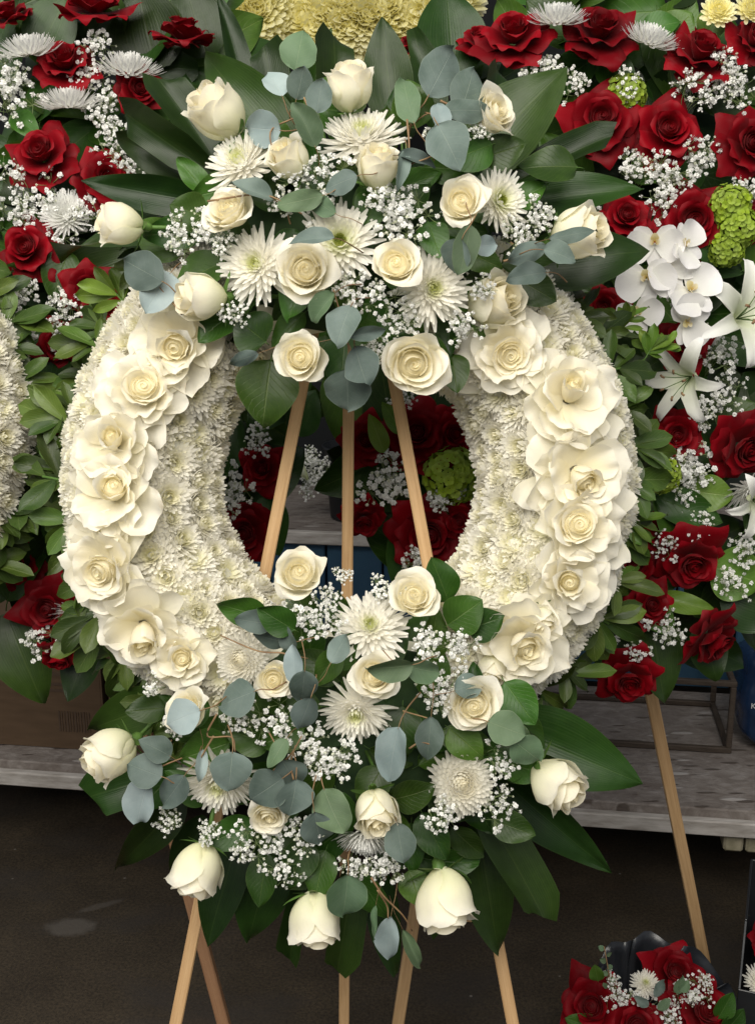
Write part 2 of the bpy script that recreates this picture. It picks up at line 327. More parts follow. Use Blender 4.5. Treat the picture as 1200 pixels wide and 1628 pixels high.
def rose_ring(seed):
    rg = random.Random(seed); inner = G(); outs = []; form = seed % 3; N_ = (7, 11, 5)[form]; top = (.044, .036, .048)[form]; Rm = (.018, .027, .014)[form]
    swirl(inner, rg, .0008, (.0085, .0095, .0075)[form], (1.7, 1.9, 1.5)[form], top * 1.05, (.94, .88, .66), CR_IN); plug(inner, Rm * .85, top * .86, (.95, .89, .66), .35)
    for i in range(N_):
        t = i / (N_ - 1); Rt = .009 + (Rm - .009) * t; L = top * 1.03 * (1 + wob(rg, .07)); r0 = .003 + .003 * t; a = math.asin(min(.9, (Rt - r0) / L)); bu = R_(25)
        petal(inner, L, 2 * Rt * (1.75 - .4 * t) * (1 + wob(rg, .15)), a + bu, a - bu, i * R_(137.5) + wob(rg, .35), 1, r0, 0, True, tipc=R_(24 + 70 * t * rg.uniform(.3, 1.4)), e=.14, pt=.08, ruf=.0006 + .0022 * t, spiral=.0020, roll=.004 * t, c0=(.94, .88, .66), c1=lerp3(CR_IN, CR_OUT, t), rg=rg, nu=10, nv=10)
    ta, tz, hs_ = rg.uniform(.12, .5), rg.uniform(0, 6.28), rg.uniform(.98, 1.25)      # the heart leans its own way
    Rz = np.array(Matrix.Rotation(ta, 3, Vector((math.cos(tz), math.sin(tz), 0)))); inner.v = [(q * np.array([hs_, hs_, 1.0])) @ Rz.T for q in inner.v]
    for i in range(6):
        petal(inner, .054 * rg.uniform(.82, 1.15), .064 * rg.uniform(.85, 1.15), R_(66 + wob(rg, 14)), R_(34 + wob(rg, 22)), i * 1.0472 + wob(rg, .4), 1, .006, -.002, False, 30, rg.uniform(12, 34), tipc=R_(55 + wob(rg, 60)), e=.2, pt=wob(rg, .1), ruf=.0045, roll=.010 * rg.random(), c0=(.93, .88, .68), c1=CR_OUT, rg=rg, nu=14, nv=12)
    for i in range(8):
        lay = i % 2; g = G()
        petal(g, (.060 if lay else .072) * rg.uniform(.8, 1.15), .080 * rg.uniform(.85, 1.15), R_(88 + wob(rg, 12)), R_(54 + 24 * (1 - lay) + wob(rg, 22)), i * .785 + wob(rg, .35), 1, .007, -.004 - .004 * (1 - lay), False, 20, rg.uniform(4, 30), tipc=R_(20 + wob(rg, 70)), e=.18, pt=wob(rg, .1), ruf=.0062, roll=.012 * rg.random(), c0=(.93, .90, .74), c1=lerp3(CR_OUT, (.955, .935, .87), rg.random()), rg=rg, nu=14, nv=12)
        outs.append(g)
    return inner, outs, .135, .012
RD_IN = (.105, .001, .003); RD_OUT = (.215, .002, .007)
def rose_red(seed):
    rg = random.Random(seed); inner = G(); outs = []; N_ = 9
    swirl(inner, rg, .0008, .009, 2.2, .036, RD_IN, lerp3(RD_IN, RD_OUT, .6)); plug(inner, .018, .029, RD_IN, .4)
    for i in range(N_):
        t = i / (N_ - 1); Rt = .010 + .013 * t; L = .037 * (1 + wob(rg, .05)); r0 = .003 + .003 * t; a = math.asin((Rt - r0) / L); bu = R_(25)
        petal(inner, L, 2 * Rt * (1.7 - .45 * t), a + bu, a - bu, i * R_(137.5) + wob(rg, .2), 1, r0, 0, True, tipc=R_(30 + 75 * t), e=.16, pt=.10, ruf=.0008, spiral=.0018, roll=.004 * t, c0=RD_IN, c1=lerp3(RD_IN, RD_OUT, .4 + .6 * t), rg=rg)
    for i in range(5):
        petal(inner, .048 * rg.uniform(.9, 1.08), .056, R_(60), R_(40 + wob(rg, 10)), i * 1.2566 + wob(rg, .2), 1, .005, -.003, False, 30, -4, tipc=R_(85 + wob(rg, 20)), e=.44, ex=1.7, pt=.10, ruf=.0010, roll=.018, c0=RD_IN, c1=RD_OUT, rg=rg, nu=12, nv=12)
    for i in range(7):
        g = G()
        petal(g, .060 * rg.uniform(.85, 1.12), .064 * rg.uniform(.9, 1.1), R_(84 + wob(rg, 10)), R_(72 + wob(rg, 24)), i * .8976 + wob(rg, .25), 1, .006, -.006 - .003 * (i % 2), False, 24, -14, tipc=R_(55 + wob(rg, 45)), e=.52, ex=1.5, pt=.12, ruf=.0015, roll=.030, c0=RD_IN, c1=RD_OUT, rg=rg, nu=12, nv=12)
        outs.append(g)
    return inner, outs, .098, .012
def strap(g, L, W, th0, th1, az, r0, z0, chan=0, tipc=0, e=.55, c0=(1, 1, 1), c1=(1, 1, 1), nu=3, nv=5, b=.7, rg=rnd, yaw=0):
    petal(g, L, W, th0, th1, az, 1, r0, z0, False, chan, chan * .6, tipc, e, 0, 0, 0, 0, b, nu, nv, c0, c1, rg)
def mum(seed, kind):
    rg = random.Random(seed); g = G(); GA = R_(137.5)
    wc = (.96, .94, .87)
    if kind == 'spider':                            # long loose quills, green eye
        n = 175
        for i in range(n):
            t = i / (n - 1); th = R_(4 + 92 * t ** .85) + wob(rg, .10); L = (.012 + .045 * t ** .8) * rg.uniform(.86, 1.1)
            cc = lerp3((.70, .74, .30), wc, min(1, t * 3.2)); c1 = lerp3((.74, .76, .38), wc, min(1, t * 3.5))
            strap(g, L, (.0046 + .0042 * t) * rg.uniform(.85, 1.15), th + R_(20), th - R_(30 - 12 * t), i * GA + wob(rg, .1), .001 + .007 * math.sqrt(t), .002 - .004 * t, 200, tipc=R_(wob(rg, 35) - 22), e=.30, c0=cc, c1=c1, nv=6, rg=rg, b=.62)
        plug(g, .020, .007, wc, .8); return g, .108, .012
    if kind == 'daisy':                             # flatter, open green centre
        n = 120
        for i in range(n):
            t = i / (n - 1); th = R_(22 + 66 * t ** .7) + wob(rg, .09); L = (.024 + .031 * t) * rg.uniform(.85, 1.08)
            strap(g, L, .0085 * rg.uniform(.8, 1.15), th + R_(15), th - R_(22), i * GA, .006 + .006 * t, .002 - .006 * t, 120, tipc=R_(wob(rg, 30) - 8), e=.32, c0=lerp3((.7, .74, .36), wc, min(1, t * 2)), c1=wc, nv=6, rg=rg, b=.7)
        for i in range(70):
            t = i / 69; strap(g, .008 * rg.uniform(.8, 1.2), .0021, R_(30 * t) + .1, R_(-20), i * GA, .0005 + .0075 * math.sqrt(t), .004, 500, e=.2, c0=(.30, .36, .05), c1=lerp3((.36, .42, .07), (.70, .70, .25), t), nv=3, rg=rg, b=.9)
        return g, .104, .006
    if kind == 'ball':                              # incurved
        n = 210
        for i in range(n):
            t = i / (n - 1); th = R_(8 + 108 * t ** .8) + wob(rg, .06); L = (.016 + .030 * t ** .7) * rg.uniform(.9, 1.08)
            strap(g, L, .0078 * rg.uniform(.85, 1.1), th + R_(22), th - R_(62), i * GA, .001 + .008 * math.sqrt(t), .004 - .008 * t, 110, tipc=R_(-35), e=.34, c0=wc, c1=lerp3((.88, .83, .66), wc, min(1, t * 2.2)), nv=6, rg=rg, b=.75)
        plug(g, .022, .014, wc, .8); return g, .094, .014
    if kind == 'flat':                              # side-on cushion mum, petals sweeping upwards
        n = 170
        for i in range(n):
            t = i / (n - 1); th = R_(6 + 74 * t ** .8) + wob(rg, .07); L = (.024 + .028 * t) * rg.uniform(.9, 1.08)
            strap(g, L, .0058 * rg.uniform(.85, 1.1), th + R_(28), th - R_(24), i * GA, .001 + .008 * math.sqrt(t), .003 - .006 * t, 140, tipc=R_(wob(rg, 12)), e=.42, c0=(.90, .90, .85), c1=(.94, .94, .92), nv=5, rg=rg, b=.65)
        return g, .098, .014
    if kind == 'small_yellow':
        n = 84
        for i in range(n):
            t = i / (n - 1); th = R_(4 + 88 * t ** .75) + wob(rg, .1); L = (.016 + .014 * t) * rg.uniform(.88, 1.1)
            strap(g, L, .0095 * rg.uniform(.85, 1.15), th + R_(18), th - R_(30), i * GA, .001 + .006 * math.sqrt(t), .003 - .005 * t, 90, tipc=R_(wob(rg, 25)), e=.25, c0=(.93, .87, .44), c1=lerp3((.95, .90, .52), (.965, .94, .70), t), nv=5, rg=rg, b=.6)
        plug(g, .018, .008, (.95, .90, .55), 1.0); return g, .058, .008
    eye = kind == 'small_eye'; n = 120 if eye else 150     # small ring mums
    for i in range(n):
        t = i / (n - 1); th = R_((30 if eye else 6) + (62 if eye else 88) * t ** .75) + wob(rg, .12); L = (.0125 + .0135 * t ** .8) * rg.uniform(.85, 1.12)
        yv = (.80, .76, .40) if kind == 'small_yellow' else None
        cc = lerp3((.84, .82, .5), wc, min(1, t * (1.8 if eye else 3.2))); c1 = lerp3((.92, .89, .74), wc, min(1, t * 2.4))
        if yv: cc = (.90, .84, .46); c1 = (.95, .92, .66)
        strap(g, L * 1.14, .0053 * rg.uniform(.8, 1.15), th + R_(14), th - R_(20), i * GA + wob(rg, .1), .001 + (.005 if eye else .0045) * math.sqrt(t), .002 - .004 * t, 150, tipc=R_(wob(rg, 30)), e=.26, c0=cc, c1=c1, nv=4, rg=rg, b=.65)
    if eye:
        for i in range(40):
            t = i / 39; strap(g, .0042 * rg.uniform(.8, 1.2), .0017, R_(35 * t) + .1, R_(-10), i * GA, .0004 + .005 * math.sqrt(t), .003, 500, e=.2, c0=(.55, .58, .07), c1=(.76, .74, .18), nv=2, rg=rg, b=.9)
    plug(g, .016, .0075, (.95, .90, .62) if kind == 'small_yellow' else wc, 1.0); return g, .05, .006
def ico_clump(g, c, r, rg, col, mat=0):             # one crumpled little baby's breath floret
    n = rg.randint(11, 14); ax = nrm([wob(rg, 1), wob(rg, 1), rg.uniform(.2, 1)]); q = np.cross(ax, [.3, .5, .8]); q = nrm(q); s = np.cross(ax, q)
    GA = R_(137.5)
    for i in range(n):
        t = (i + .5) / n; th = R_(10 + 125 * t) + wob(rg, .2); az = i * GA; d = ax * math.cos(th) + (q * math.cos(az) + s * math.sin(az)) * math.sin(th)
        d = nrm(d); side = nrm(np.cross(d, ax + .01)); up = np.cross(side, d); L = r * rg.uniform(.85, 1.15); w = r * .50
        b0 = np.asarray(c) + d * L * .1
        V = [b0 - side * w * .3, b0 + side * w * .3, b0 + d * L * .62 - side * w + up * r * .2, b0 + d * L * .62 + side * w + up * r * .2, b0 + d * L - side * w * .5 - up * r * .15, b0 + d * L + side * w * .5 - up * r * .1]
        g.add(V, [(0, 1, 3, 2), (2, 3, 5, 4)], None, col, mat)
def breath(seed, n=46, r=.045):
    rg = random.Random(seed); g = G(); base = np.array([0, 0, -.045]); hubs = []
    for k in range(6):
        d = nrm([wob(rg, 1), wob(rg, 1), rg.uniform(.1, .9)]); hubs.append(base * .3 + d * r * rg.uniform(.3, .75))
    for h in hubs: tube(g, [base, (base + h) / 2 + np.array([wob(rg, .006), wob(rg, .006), 0]), h], .0006, 3, 1)
    pts = []
    for i in range(n * 8):
        if len(pts) >= n: break
        h = rg.choice(hubs); d = np.array([rg.gauss(0, 1), rg.gauss(0, 1), rg.gauss(.45, .7)]); p = h + nrm(d) * rg.uniform(.010, .024)
        if all(np.linalg.norm(p - q) > .0056 for q, _ in pts): pts.append((p, h))
    for p, h in pts:
        big = rg.random() < .75; rr = rg.uniform(.0031, .0044) if big else rg.uniform(.0016, .0023)
        tube(g, [h, (p + h) / 2 + np.array([0, 0, -.002]), p], .00045, 3, 1)
        ico_clump(g, p, rr, rg, (.94, .94, .915) if big else (.78, .80, .66), 0)
    return g, r * 2.1, .01
def hydrangea(seed):
    rg = random.Random(seed); g = G(); n = 120
    for i in range(n):
        z = 1 - 1.75 * (i + .5) / n; rad = math.sqrt(max(0, 1 - z * z)); az = i * R_(137.5); d = np.array([rad * math.cos(az), rad * math.sin(az), z]); c = d * .04 * rg.uniform(.86, 1.08); d = nrm(d + np.array([wob(rg, .35), wob(rg, .35), wob(rg, .35)]))
        Mx = frame(c, d, rg.uniform(0, 6.28)); f = G()
        for k in range(5): petal(f, .0085, .0085, R_(72), R_(60 + wob(rg, 20)), k * 1.2566, 1, .0008, 0, False, 60, 20, e=.2, nu=2, nv=2, c0=(.28, .38, .05), c1=lerp3((.24, .36, .04), (.42, .54, .10), rg.random()), rg=rg)
        g.addT(f, Mx)
    return g, .085, .0
def lily(seed):
    rg = random.Random(seed); g = G()
    for i in range(6):
        petal(g, .115 * rg.uniform(.92, 1.05), .040 if i % 2 else .031, R_(14), R_(112 + wob(rg, 12)), i * 1.0472 + wob(rg, .08), 1.1, .004, 0, False, 60, 12, tipc=R_(55 + wob(rg, 30)), e=.55, pt=.05, ruf=.002, c0=(.78, .83, .58), c1=(.96, .955, .945), nu=8, nv=14, b=.35, rg=rg)
    for i in range(6):
        a = i * 1.0472 + .4; tube(g, [(0, 0, .01), (.012 * math.cos(a), .012 * math.sin(a), .05), (.024 * math.cos(a), .024 * math.sin(a), .075)], .0009, 4, 1); tube(g, [(.021 * math.cos(a), .021 * math.sin(a), .073), (.025 * math.cos(a), .025 * math.sin(a), .076), (.029 * math.cos(a), .029 * math.sin(a), .075)], .0022, 5, 2)
    return g, .17, .04
def orchid(seed):
    rg = random.Random(seed); g = G(); wc = (.90, .885, .895)
    for az, L, W in ((R_(90), .036, .026), (R_(215), .034, .025), (R_(325), .034, .025)):
        petal(g, L, W, R_(85), R_(78 + wob(rg, 8)), az, 1, .002, 0, False, 20, 25, tipc=R_(wob(rg, 25)), e=.45, c0=(.86, .86, .80), c1=wc, rg=rg, nu=6, nv=8, b=.45)
    for az in (R_(12), R_(168)):
        petal(g, .042, .050, R_(80), R_(72 + wob(rg, 8)), az, 1, .002, .003, False, 14, 26, tipc=R_(-15 + wob(rg, 18)), e=.3, ruf=.002, c0=(.86, .86, .80), c1=wc, rg=rg, nu=8, nv=8, b=.3)
    petal(g, .016, .013, R_(35), R_(75), R_(270), 1, .001, .004, False, 90, 60, e=.4, c0=(.72, .55, .12), c1=(.86, .78, .5), rg=rg, nu=4, nv=5)
    for s in (1, -1): petal(g, .012, .009, R_(10), R_(60), R_(270 + 75 * s), 1, .001, .004, False, 90, 60, e=.4, c0=(.7, .5, .1), c1=(.88, .82, .62), rg=rg, nu=4, nv=4)
    petal(g, .010, .008, R_(5), R_(-10), R_(90), 1, .001, .003, False, 150, 100, e=.3, c0=(.85, .82, .7), c1=wc, rg=rg, nu=4, nv=4)
    return g, .085, .004
def leafmesh(kind, seed):
    rg = random.Random(seed); g = G(); nu, nv = (8, 14) if kind != 'fringe' else (4, 7)
    u, v = uvg(nu, nv); tipcut = kind == 'aspid_cut'
    if kind == 'euc': wd = np.sin(np.pi * v ** rg.uniform(.78, 1.0)) ** rg.uniform(.55, .75) * (1 + .05 * np.sin(7 * v + seed) + .02 * np.sin(19 * v + seed) * np.sign(u)); fold, droop, ruf = rg.uniform(-.15, .55), .26, .03
    elif kind == 'salal': wd = np.sin(np.pi * np.clip(v, 0, 1) ** .78) ** .72; fold, droop, ruf = .22, .22, .03
    elif kind == 'aspid': wd = np.sin(np.pi * (v * .95 + .05) ** .80) ** .80 * 1.05; fold, droop, ruf = .16, .18, .015
    elif tipcut: wd = np.minimum(1, .45 + 1.6 * v) * np.minimum(1, (1.06 - v) * 5) ** .5; fold, droop, ruf = .2, .15, .015
    else: wd = np.sin(np.pi * v ** 1.55) ** .62 * .95 + .05 * (1 - v); fold, droop, ruf = .2, .2, .02
    wd = np.maximum(wd, .012); x = u * wd / 2; y = v.copy()
    if tipcut: y = y - .16 * (v ** 6) * (u * rg.choice((-1, 1)) + 1) / 2
    z = fold * np.abs(x) ** 1.3 - droop * rg.uniform(.3, 1.3) * v ** 2 * 1.0 + ruf * np.sin(9 * v + 3 * u + seed * 1.7) * np.abs(u)
    z = z + rg.uniform(-.12, .12) * u * v
    V = np.stack([x, y, z], -1); g.add(V, gridf(nu, nv), np.stack([u / 2 + .5, v], -1))
    if kind == 'euc': tube(g, smooth([(wob(rg, .25), -.62, -.42), (wob(rg, .1), -.36, -.16), (0, -.14, -.02), (0, .04, .0)], 3), .022, 5, 1, r2=.012)
    if kind == 'salal': tube(g, [(0, -.12, -.03), (0, -.05, -.005), (0, .03, .0)], .011, 4, 1)
    return g
# ------------------------------------------------------------------ prototypes (shared mesh data)
def proto_rose(fn, seeds, mat, stem=False, **k):
    out = []
    for s in seeds:
        i, o, nom, zc = fn(s, **k); cal = calyx(s).mesh('calyx', [M_STEM]) if stem else None
        out.append((i.mesh('rose', [mat]), [q.mesh('petal', [mat]) for q in o], cal, nom, zc))
    return out
PR_OPEN = proto_rose(rose_open, (1, 2, 3, 4, 5, 6, 7, 8, 9), M_CREAM)
PR_BUD = proto_rose(rose_bud, (11, 12, 13, 14, 15), M_CREAM, True)
PR_RING = proto_rose(rose_ring, (21, 22, 23, 24, 25, 26), M_CREAM)
PR_RED = proto_rose(rose_red, (31, 32, 33, 34, 35), M_RED)
PR_MUM = {}
for kd, sd in (('spider', (41, 42, 43)), ('daisy', (44, 45)), ('ball', (46, 47)), ('flat', (48, 49)), ('small', (50, 51, 52, 53)), ('small_eye', (54, 55, 56)), ('small_yellow', (57, 58))):
    PR_MUM[kd] = []
    for s in sd:
        g, nom, zc = mum(s, kd); PR_MUM[kd].append((g.mesh('chrysanthemum', [M_YEL if kd == 'small_yellow' else M_WHITE]), nom, zc))
PR_BR = []
for s in range(61, 69):
    g, nom, zc = breath(s, 58 + (s % 3) * 10); PR_BR.append((g.mesh('babys_breath', [M_BREATH, M_BST]), nom, zc))
PR_HYD = [(lambda q: (q[0].mesh('hydrangea', [M_GFLO]), q[1], q[2]))(hydrangea(s)) for s in (71, 72)]
PR_LILY = [(lambda q: (q[0].mesh('lily', [M_PURE, M_STEM, M_TWIG]), q[1], q[2]))(lily(s)) for s in (73, 74)]
PR_ORC = [(lambda q: (q[0].mesh('orchid', [M_PURE]), q[1], q[2]))(orchid(s)) for s in (75, 76, 77)]
PR_LEAF = {}
for kd, mat, nm in (('euc', M_EUC, 'eucalyptus_leaf'), ('salal', M_SAL, 'broad_leaf'), ('aspid', M_ASP, 'blade_leaf'), ('aspid_cut', M_ASP, 'blade_leaf'), ('fringe', M_PIT, 'leaf')):
    PR_LEAF[kd] = [leafmesh(kd, 80 + k).mesh(nm, [mat, M_TWIG if kd == 'euc' else M_STEM]) for k in range(7)]
PR_LEAF['eucb'] = [leafmesh('euc', 90 + k).mesh('eucalyptus_leaf', [M_EUCB, M_TWIG]) for k in range(3)]
PR_LEAF['eucg'] = [leafmesh('euc', 94 + k).mesh('eucalyptus_leaf', [M_EUCG, M_TWIG]) for k in range(3)]
PR_LEAF['lime'] = [leafmesh('salal', 97 + k).mesh('broad_leaf', [M_LIME, M_STEM]) for k in range(3)]
PR_LEAF['limef'] = [leafmesh('fringe', 97 + k).mesh('leaf', [M_LIME]) for k in range(2)]

def put_rose(parent, protos, px, py, wpx, n, h, name='rose', roll=None, var=None, kids=True):
    me, pet, cal, nom, zc = protos[rnd.randrange(len(protos)) if var is None else var % len(protos)]
    s = SZ(wpx, h) / nom; nv = D(*n); M = frame(P(px, py, h), nv, rnd.uniform(0, 6.28) if roll is None else roll, s, -zc * s)
    o = mk(name, me, M, parent)
    for q in pet: mk('petal', q, None, o)
    if cal is not None: mk('calyx', cal, None, o)
    return o
def put(parent, proto, name, px, py, wpx, n, h, roll=None):
    me, nom, zc = proto; s = SZ(wpx, h) / nom
    return mk(name, me, frame(P(px, py, h), D(*n), rnd.uniform(0, 6.28) if roll is None else roll, s, -zc * s), parent)
def put_leaf(parent, kind, x0, y0, x1, y1, wpx, h0, h1=None, roll=0, name=None, zs=None):
    h1 = h0 if h1 is None else h1; me = rnd.choice(PR_LEAF[kind])
    return mk(name or {'e': 'eucalyptus_leaf', 's': 'broad_leaf', 'a': 'blade_leaf', 'l': 'broad_leaf', 'f': 'leaf'}[kind[0]], me, lframe(P(x0, y0, h0), P(x1, y1, h1), SZ(wpx, h0), roll, zs=zs), parent)

# ================================================================== THE SETTING
def floor_at(px, py):
    r = AF + AX * (px - 600) / FPX + AU * (814 - py) / FPX; t = -CAM[2] / r[2]; return CAM + r * t
def floor_mat():
    m, nt, out = newmat('stained_concrete'); n = N(nt); tc = n('ShaderNodeTexCoord').outputs['Object']
    base = n.ramp(n.noise(5, 8, tc, .65), [(.3, (.030, .023, .016)), (.55, (.046, .036, .025)), (.75, (.068, .053, .036))])
    speck = n.ramp(n.noise(170, 5, tc, .7), [(.35, (.5, .5, .5)), (.62, (1.25, 1.2, 1.1))]); col = n.mix(1.0, base, speck, 'MULTIPLY')
    rust = n.ramp(n.noise(2.3, 4, tc), [(.55, 0.), (.7, 1.)]); col = n.mix(n.math('MULTIPLY', rust, .45), col, (.10, .055, .035))
    dark = n.ramp(n.noise(3.7, 5, n.mapping(tc, (1, 2, 1))), [(.5, 0.), (.66, 1.)]); col = n.mix(n.math('MULTIPLY', dark, .55), col, (.035, .030, .027))
    vo = n('ShaderNodeTexVoronoi'); vo.inputs['Scale'].default_value = 14; n.link(tc, vo.inputs['Vector'])
    chip = n.ramp(vo.outputs['Distance'], [(.03, 1.), (.05, 0.)]); col = n.mix(n.math('MULTIPLY', chip, .5), col, (.25, .23, .21))
    c1_, c2_ = floor_at(112, 1474), floor_at(160, 1440)       # smear of old filler and its tail
    sep = n('ShaderNodeSeparateXYZ'); n.link(tc, sep.inputs[0])
    for (c_, rx, ry, k_) in ((c1_, .055, .034, .75), (c2_, .045, .013, .5)):
        ex_ = n.math('DIVIDE', n.math('SUBTRACT', sep.outputs[0], float(c_[0])), rx); ey_ = n.math('DIVIDE', n.math('SUBTRACT', sep.outputs[1], float(c_[1])), ry)
        if k_ == .5: ey_ = n.math('SUBTRACT', ey_, n.math('MULTIPLY', ex_, 1.6))
        dd = n.math('ADD', n.math('ADD', n.math('MULTIPLY', ex_, ex_), n.math('MULTIPLY', ey_, ey_)), n.math('MULTIPLY', n.noise(30, 5, tc, .6), 1.6))
        col = n.mix(n.math('MULTIPLY', n.ramp(n.math('MULTIPLY', dd, .5), [(.60, 1.), (.95, 0.)]), k_ * .8), col, (.11, .098, .086))
    b = n('ShaderNodeBsdfPrincipled'); n.link(col, b.inputs['Base Color']); b.inputs['Roughness'].default_value = .75; b.inputs['Specular IOR Level'].default_value = .3
    n.link(n.bump(n.math('ADD', n.noise(120, 6, tc), n.noise(9, 4, tc)), .35, .003), b.inputs['Normal']); n.link(b.outputs[0], out.inputs[0]); return m
g = G(); k = 30
xs = np.linspace(-4, 4, k); ys = np.linspace(-2.5, 4.2, k); X, Y = np.meshgrid(xs, ys)
g.add(np.stack([X, Y, .002 * np.sin(3 * X + 1) * np.cos(2.3 * Y)], -1).reshape(-1, 3), gridf(k - 1, k - 1))
tag(mk('floor', g.mesh('floor', [floor_mat()])), kind='structure')
YAW = R_(-8); RY = np.array([[math.cos(YAW), -math.sin(YAW), 0], [math.sin(YAW), math.cos(YAW), 0], [0, 0, 1]])
ORG = np.array([0, 2.20, 0])
def B(x, y, z): return ORG + RY @ np.array([x, y, z], float)
def osb_mat(name, a, b_, c):
    m, nt, out = newmat(name); n = N(nt); tc = n('ShaderNodeTexCoord').outputs['Object']
    nz = n.noise(22, 9, n.mapping(tc, (1, 2, 1)), .68, .8); col = n.ramp(nz, [(.28, a), (.5, b_), (.72, c)])
    hh = nz
    for (sc, rot, lo) in ((16, .4, .90), (22, 1.7, .90), (13, 2.6, .93)):          # loose dark and pale wood flakes
        vo = n('ShaderNodeTexVoronoi'); vo.inputs['Scale'].default_value = sc; n.link(n.mapping(tc, (1, 4, 1), (0, 0, rot)), vo.inputs['Vector'])
        sp = n('ShaderNodeSeparateColor'); n.link(vo.outputs['Color'], sp.inputs[0])
        f = n.math('MULTIPLY', n.ramp(sp.outputs[0], [(lo, 0.), (lo + .01, 1.)]), n.ramp(n.math('ADD', vo.outputs['Distance'], n.math('MULTIPLY', nz, .3)), [(.45, 1.), (.55, 0.)]))
        col = n.mix(n.math('MULTIPLY', f, .8), col, (.06, .043, .033) if rot < 2 else (.46, .43, .41)); hh = n.math('ADD', hh, n.math('MULTIPLY', f, .5))
    wear = n.ramp(n.noise(5, 8, tc, .7), [(.45, 0.), (.65, 1.)]); col = n.mix(n.math('MULTIPLY', wear, .5), col, (.13, .10, .085))
    b = n('ShaderNodeBsdfPrincipled'); n.link(col, b.inputs['Base Color']); b.inputs['Roughness'].default_value = .88; n.link(n.bump(n.math('ADD', hh, n.noise(90, 4, tc)), .6, .004), b.inputs['Normal']); n.link(b.outputs[0], out.inputs[0]); return m
M_OSB = osb_mat('weathered_chipboard', (.13, .105, .09), (.22, .19, .17), (.33, .30, .28))
M_OLDW = simple('flaking_white_board', (.30, .27, .24), (.55, .52, .49), 14, .8, (1, 6, 6), .6)
M_BLUE = simple('blue_paint', (.022, .060, .105), (.035, .090, .15), 8, .55, (1, 1, .2), .3)
M_CARD = simple('cardboard', (.085, .053, .030), (.11, .070, .041), 12, .85, (1, 1, 6), .15)
M_BARK = simple('mossy_block', (.22, .20, .13), (.40, .36, .26), 35, .9, bump=.8)
M_INK = simple('brown_ink', (.07, .045, .03), (.09, .06, .04), 30, .8)
M_FRAMEW = simple('dark_frame_wood', (.045, .033, .025), (.08, .06, .045), 25, .7, (1, 1, 8))
def part(name, mats, parent, fn, smooth=False, **k):
    g = G(); fn(g); return mk(name, g.mesh(name, mats, smooth), None, parent, **k)
BZ = .25
bench = root('bench', B(0, .28, 0), 'low weathered bench with flaking chipboard top and whitish front edge', 'bench')
part('bench_top', [M_OSB], bench, lambda g: box(g, B(0, .31, BZ - .012), (2.6, .60, .024), RY, bev=.003))
part('front_board', [M_OLDW], bench, lambda g: box(g, B(0, .001, BZ - .036), (2.6, .02, .034), RY, bev=.003))
for x in (-1.1, -.35, .35, 1.1): part('batten', [M_OLDW], bench, lambda g: box(g, B(x, .32, BZ - .045), (.045, .56, .04), RY, bev=.003))
for x, y in ((-1.0, .40), (0, .5), (1.0, .40), (.3, .5)):
    part('support_block', [M_BARK], bench, lambda g: box(g, B(x, y, (BZ - .067) / 2), (.066, .09, BZ - .067), RY, bev=.006))
for x in (.745, .79): part('batten_end', [M_BARK], bench, lambda g: box(g, B(x, .045, BZ - .077), (.040, .06, .046), RY, bev=.005))
shelf = root('display_shelf', B(0, .7, 0), 'blue boarded back step with a pale chipboard shelf above the bench', 'shelf')
for i in range(17):
    x = -1.2 + i * .15; part('board', [M_BLUE], shelf, lambda g: box(g, B(x, .64 + rnd.uniform(-.002, .002), BZ + .178), (.144, .02, .35), RY, bev=.003))
part('shelf_top', [M_OSB], shelf, lambda g: box(g, B(0, .88, .622), (2.6, .5, .02), RY, bev=.003))
part('shelf_edge', [M_OLDW], shelf, lambda g: box(g, B(0, .618, .618), (2.6, .02, .034), RY, bev=.003))
for x in (-1.2, 1.2): part('leg', [M_OLDW], shelf, lambda g: box(g, B(x, 1.08, .305), (.06, .06, .61), RY, bev=.004))
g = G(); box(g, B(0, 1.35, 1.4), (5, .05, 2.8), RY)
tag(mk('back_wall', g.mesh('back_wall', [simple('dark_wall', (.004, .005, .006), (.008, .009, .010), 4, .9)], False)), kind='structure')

def cbox(x, y, w_, d_, h_, label, ink):
    r = root('cardboard_box', B(x, y, BZ), label, 'box', 'cardboard boxes on the bench')
    t = .004
    for sx in (-1, 1): part('side_panel', [M_CARD], r, lambda g: box(g, B(x + sx * (w_ / 2 - t / 2), y, BZ + .002 + h_ / 2), (t, d_, h_), RY))
    for sy in (-1, 1): part('face_panel', [M_CARD], r, lambda g: box(g, B(x, y + sy * (d_ / 2 - t / 2), BZ + .002 + h_ / 2), (w_ - 2 * t - .001, t, h_), RY))
    for sy in (-1, 1): part('top_flap', [M_CARD], r, lambda g: box(g, B(x, y + sy * d_ / 4, BZ + .005 + h_), (w_, d_ / 2 - .003, t), RY))
    if ink:
        for k, (ix, iz, iw, ih) in enumerate(((-.02, .205, .16, .008), (-.035, .185, .13, .008), (-.02, .16, .16, .006), (-.04, .145, .12, .006))):
            part('print_line', [M_INK], r, lambda g: box(g, B(x + .05 + ix, y - d_ / 2 - .0012, BZ + iz), (iw, .001, ih), RY))
        for k in range(12): part('barcode_bar', [M_INK], r, lambda g: box(g, B(x + .04 + k * .0065, y - d_ / 2 - .0012, BZ + .07), (.002 + .002 * (k % 3 == 0), .001, .05), RY))
cbox(-.78, .23, .29, .30, .30, 'cardboard box with dark print and barcode at the left end of the bench', True)
cbox(-.48, .23, .28, .30, .28, 'plain cardboard box on the bench, right of the printed box', False)

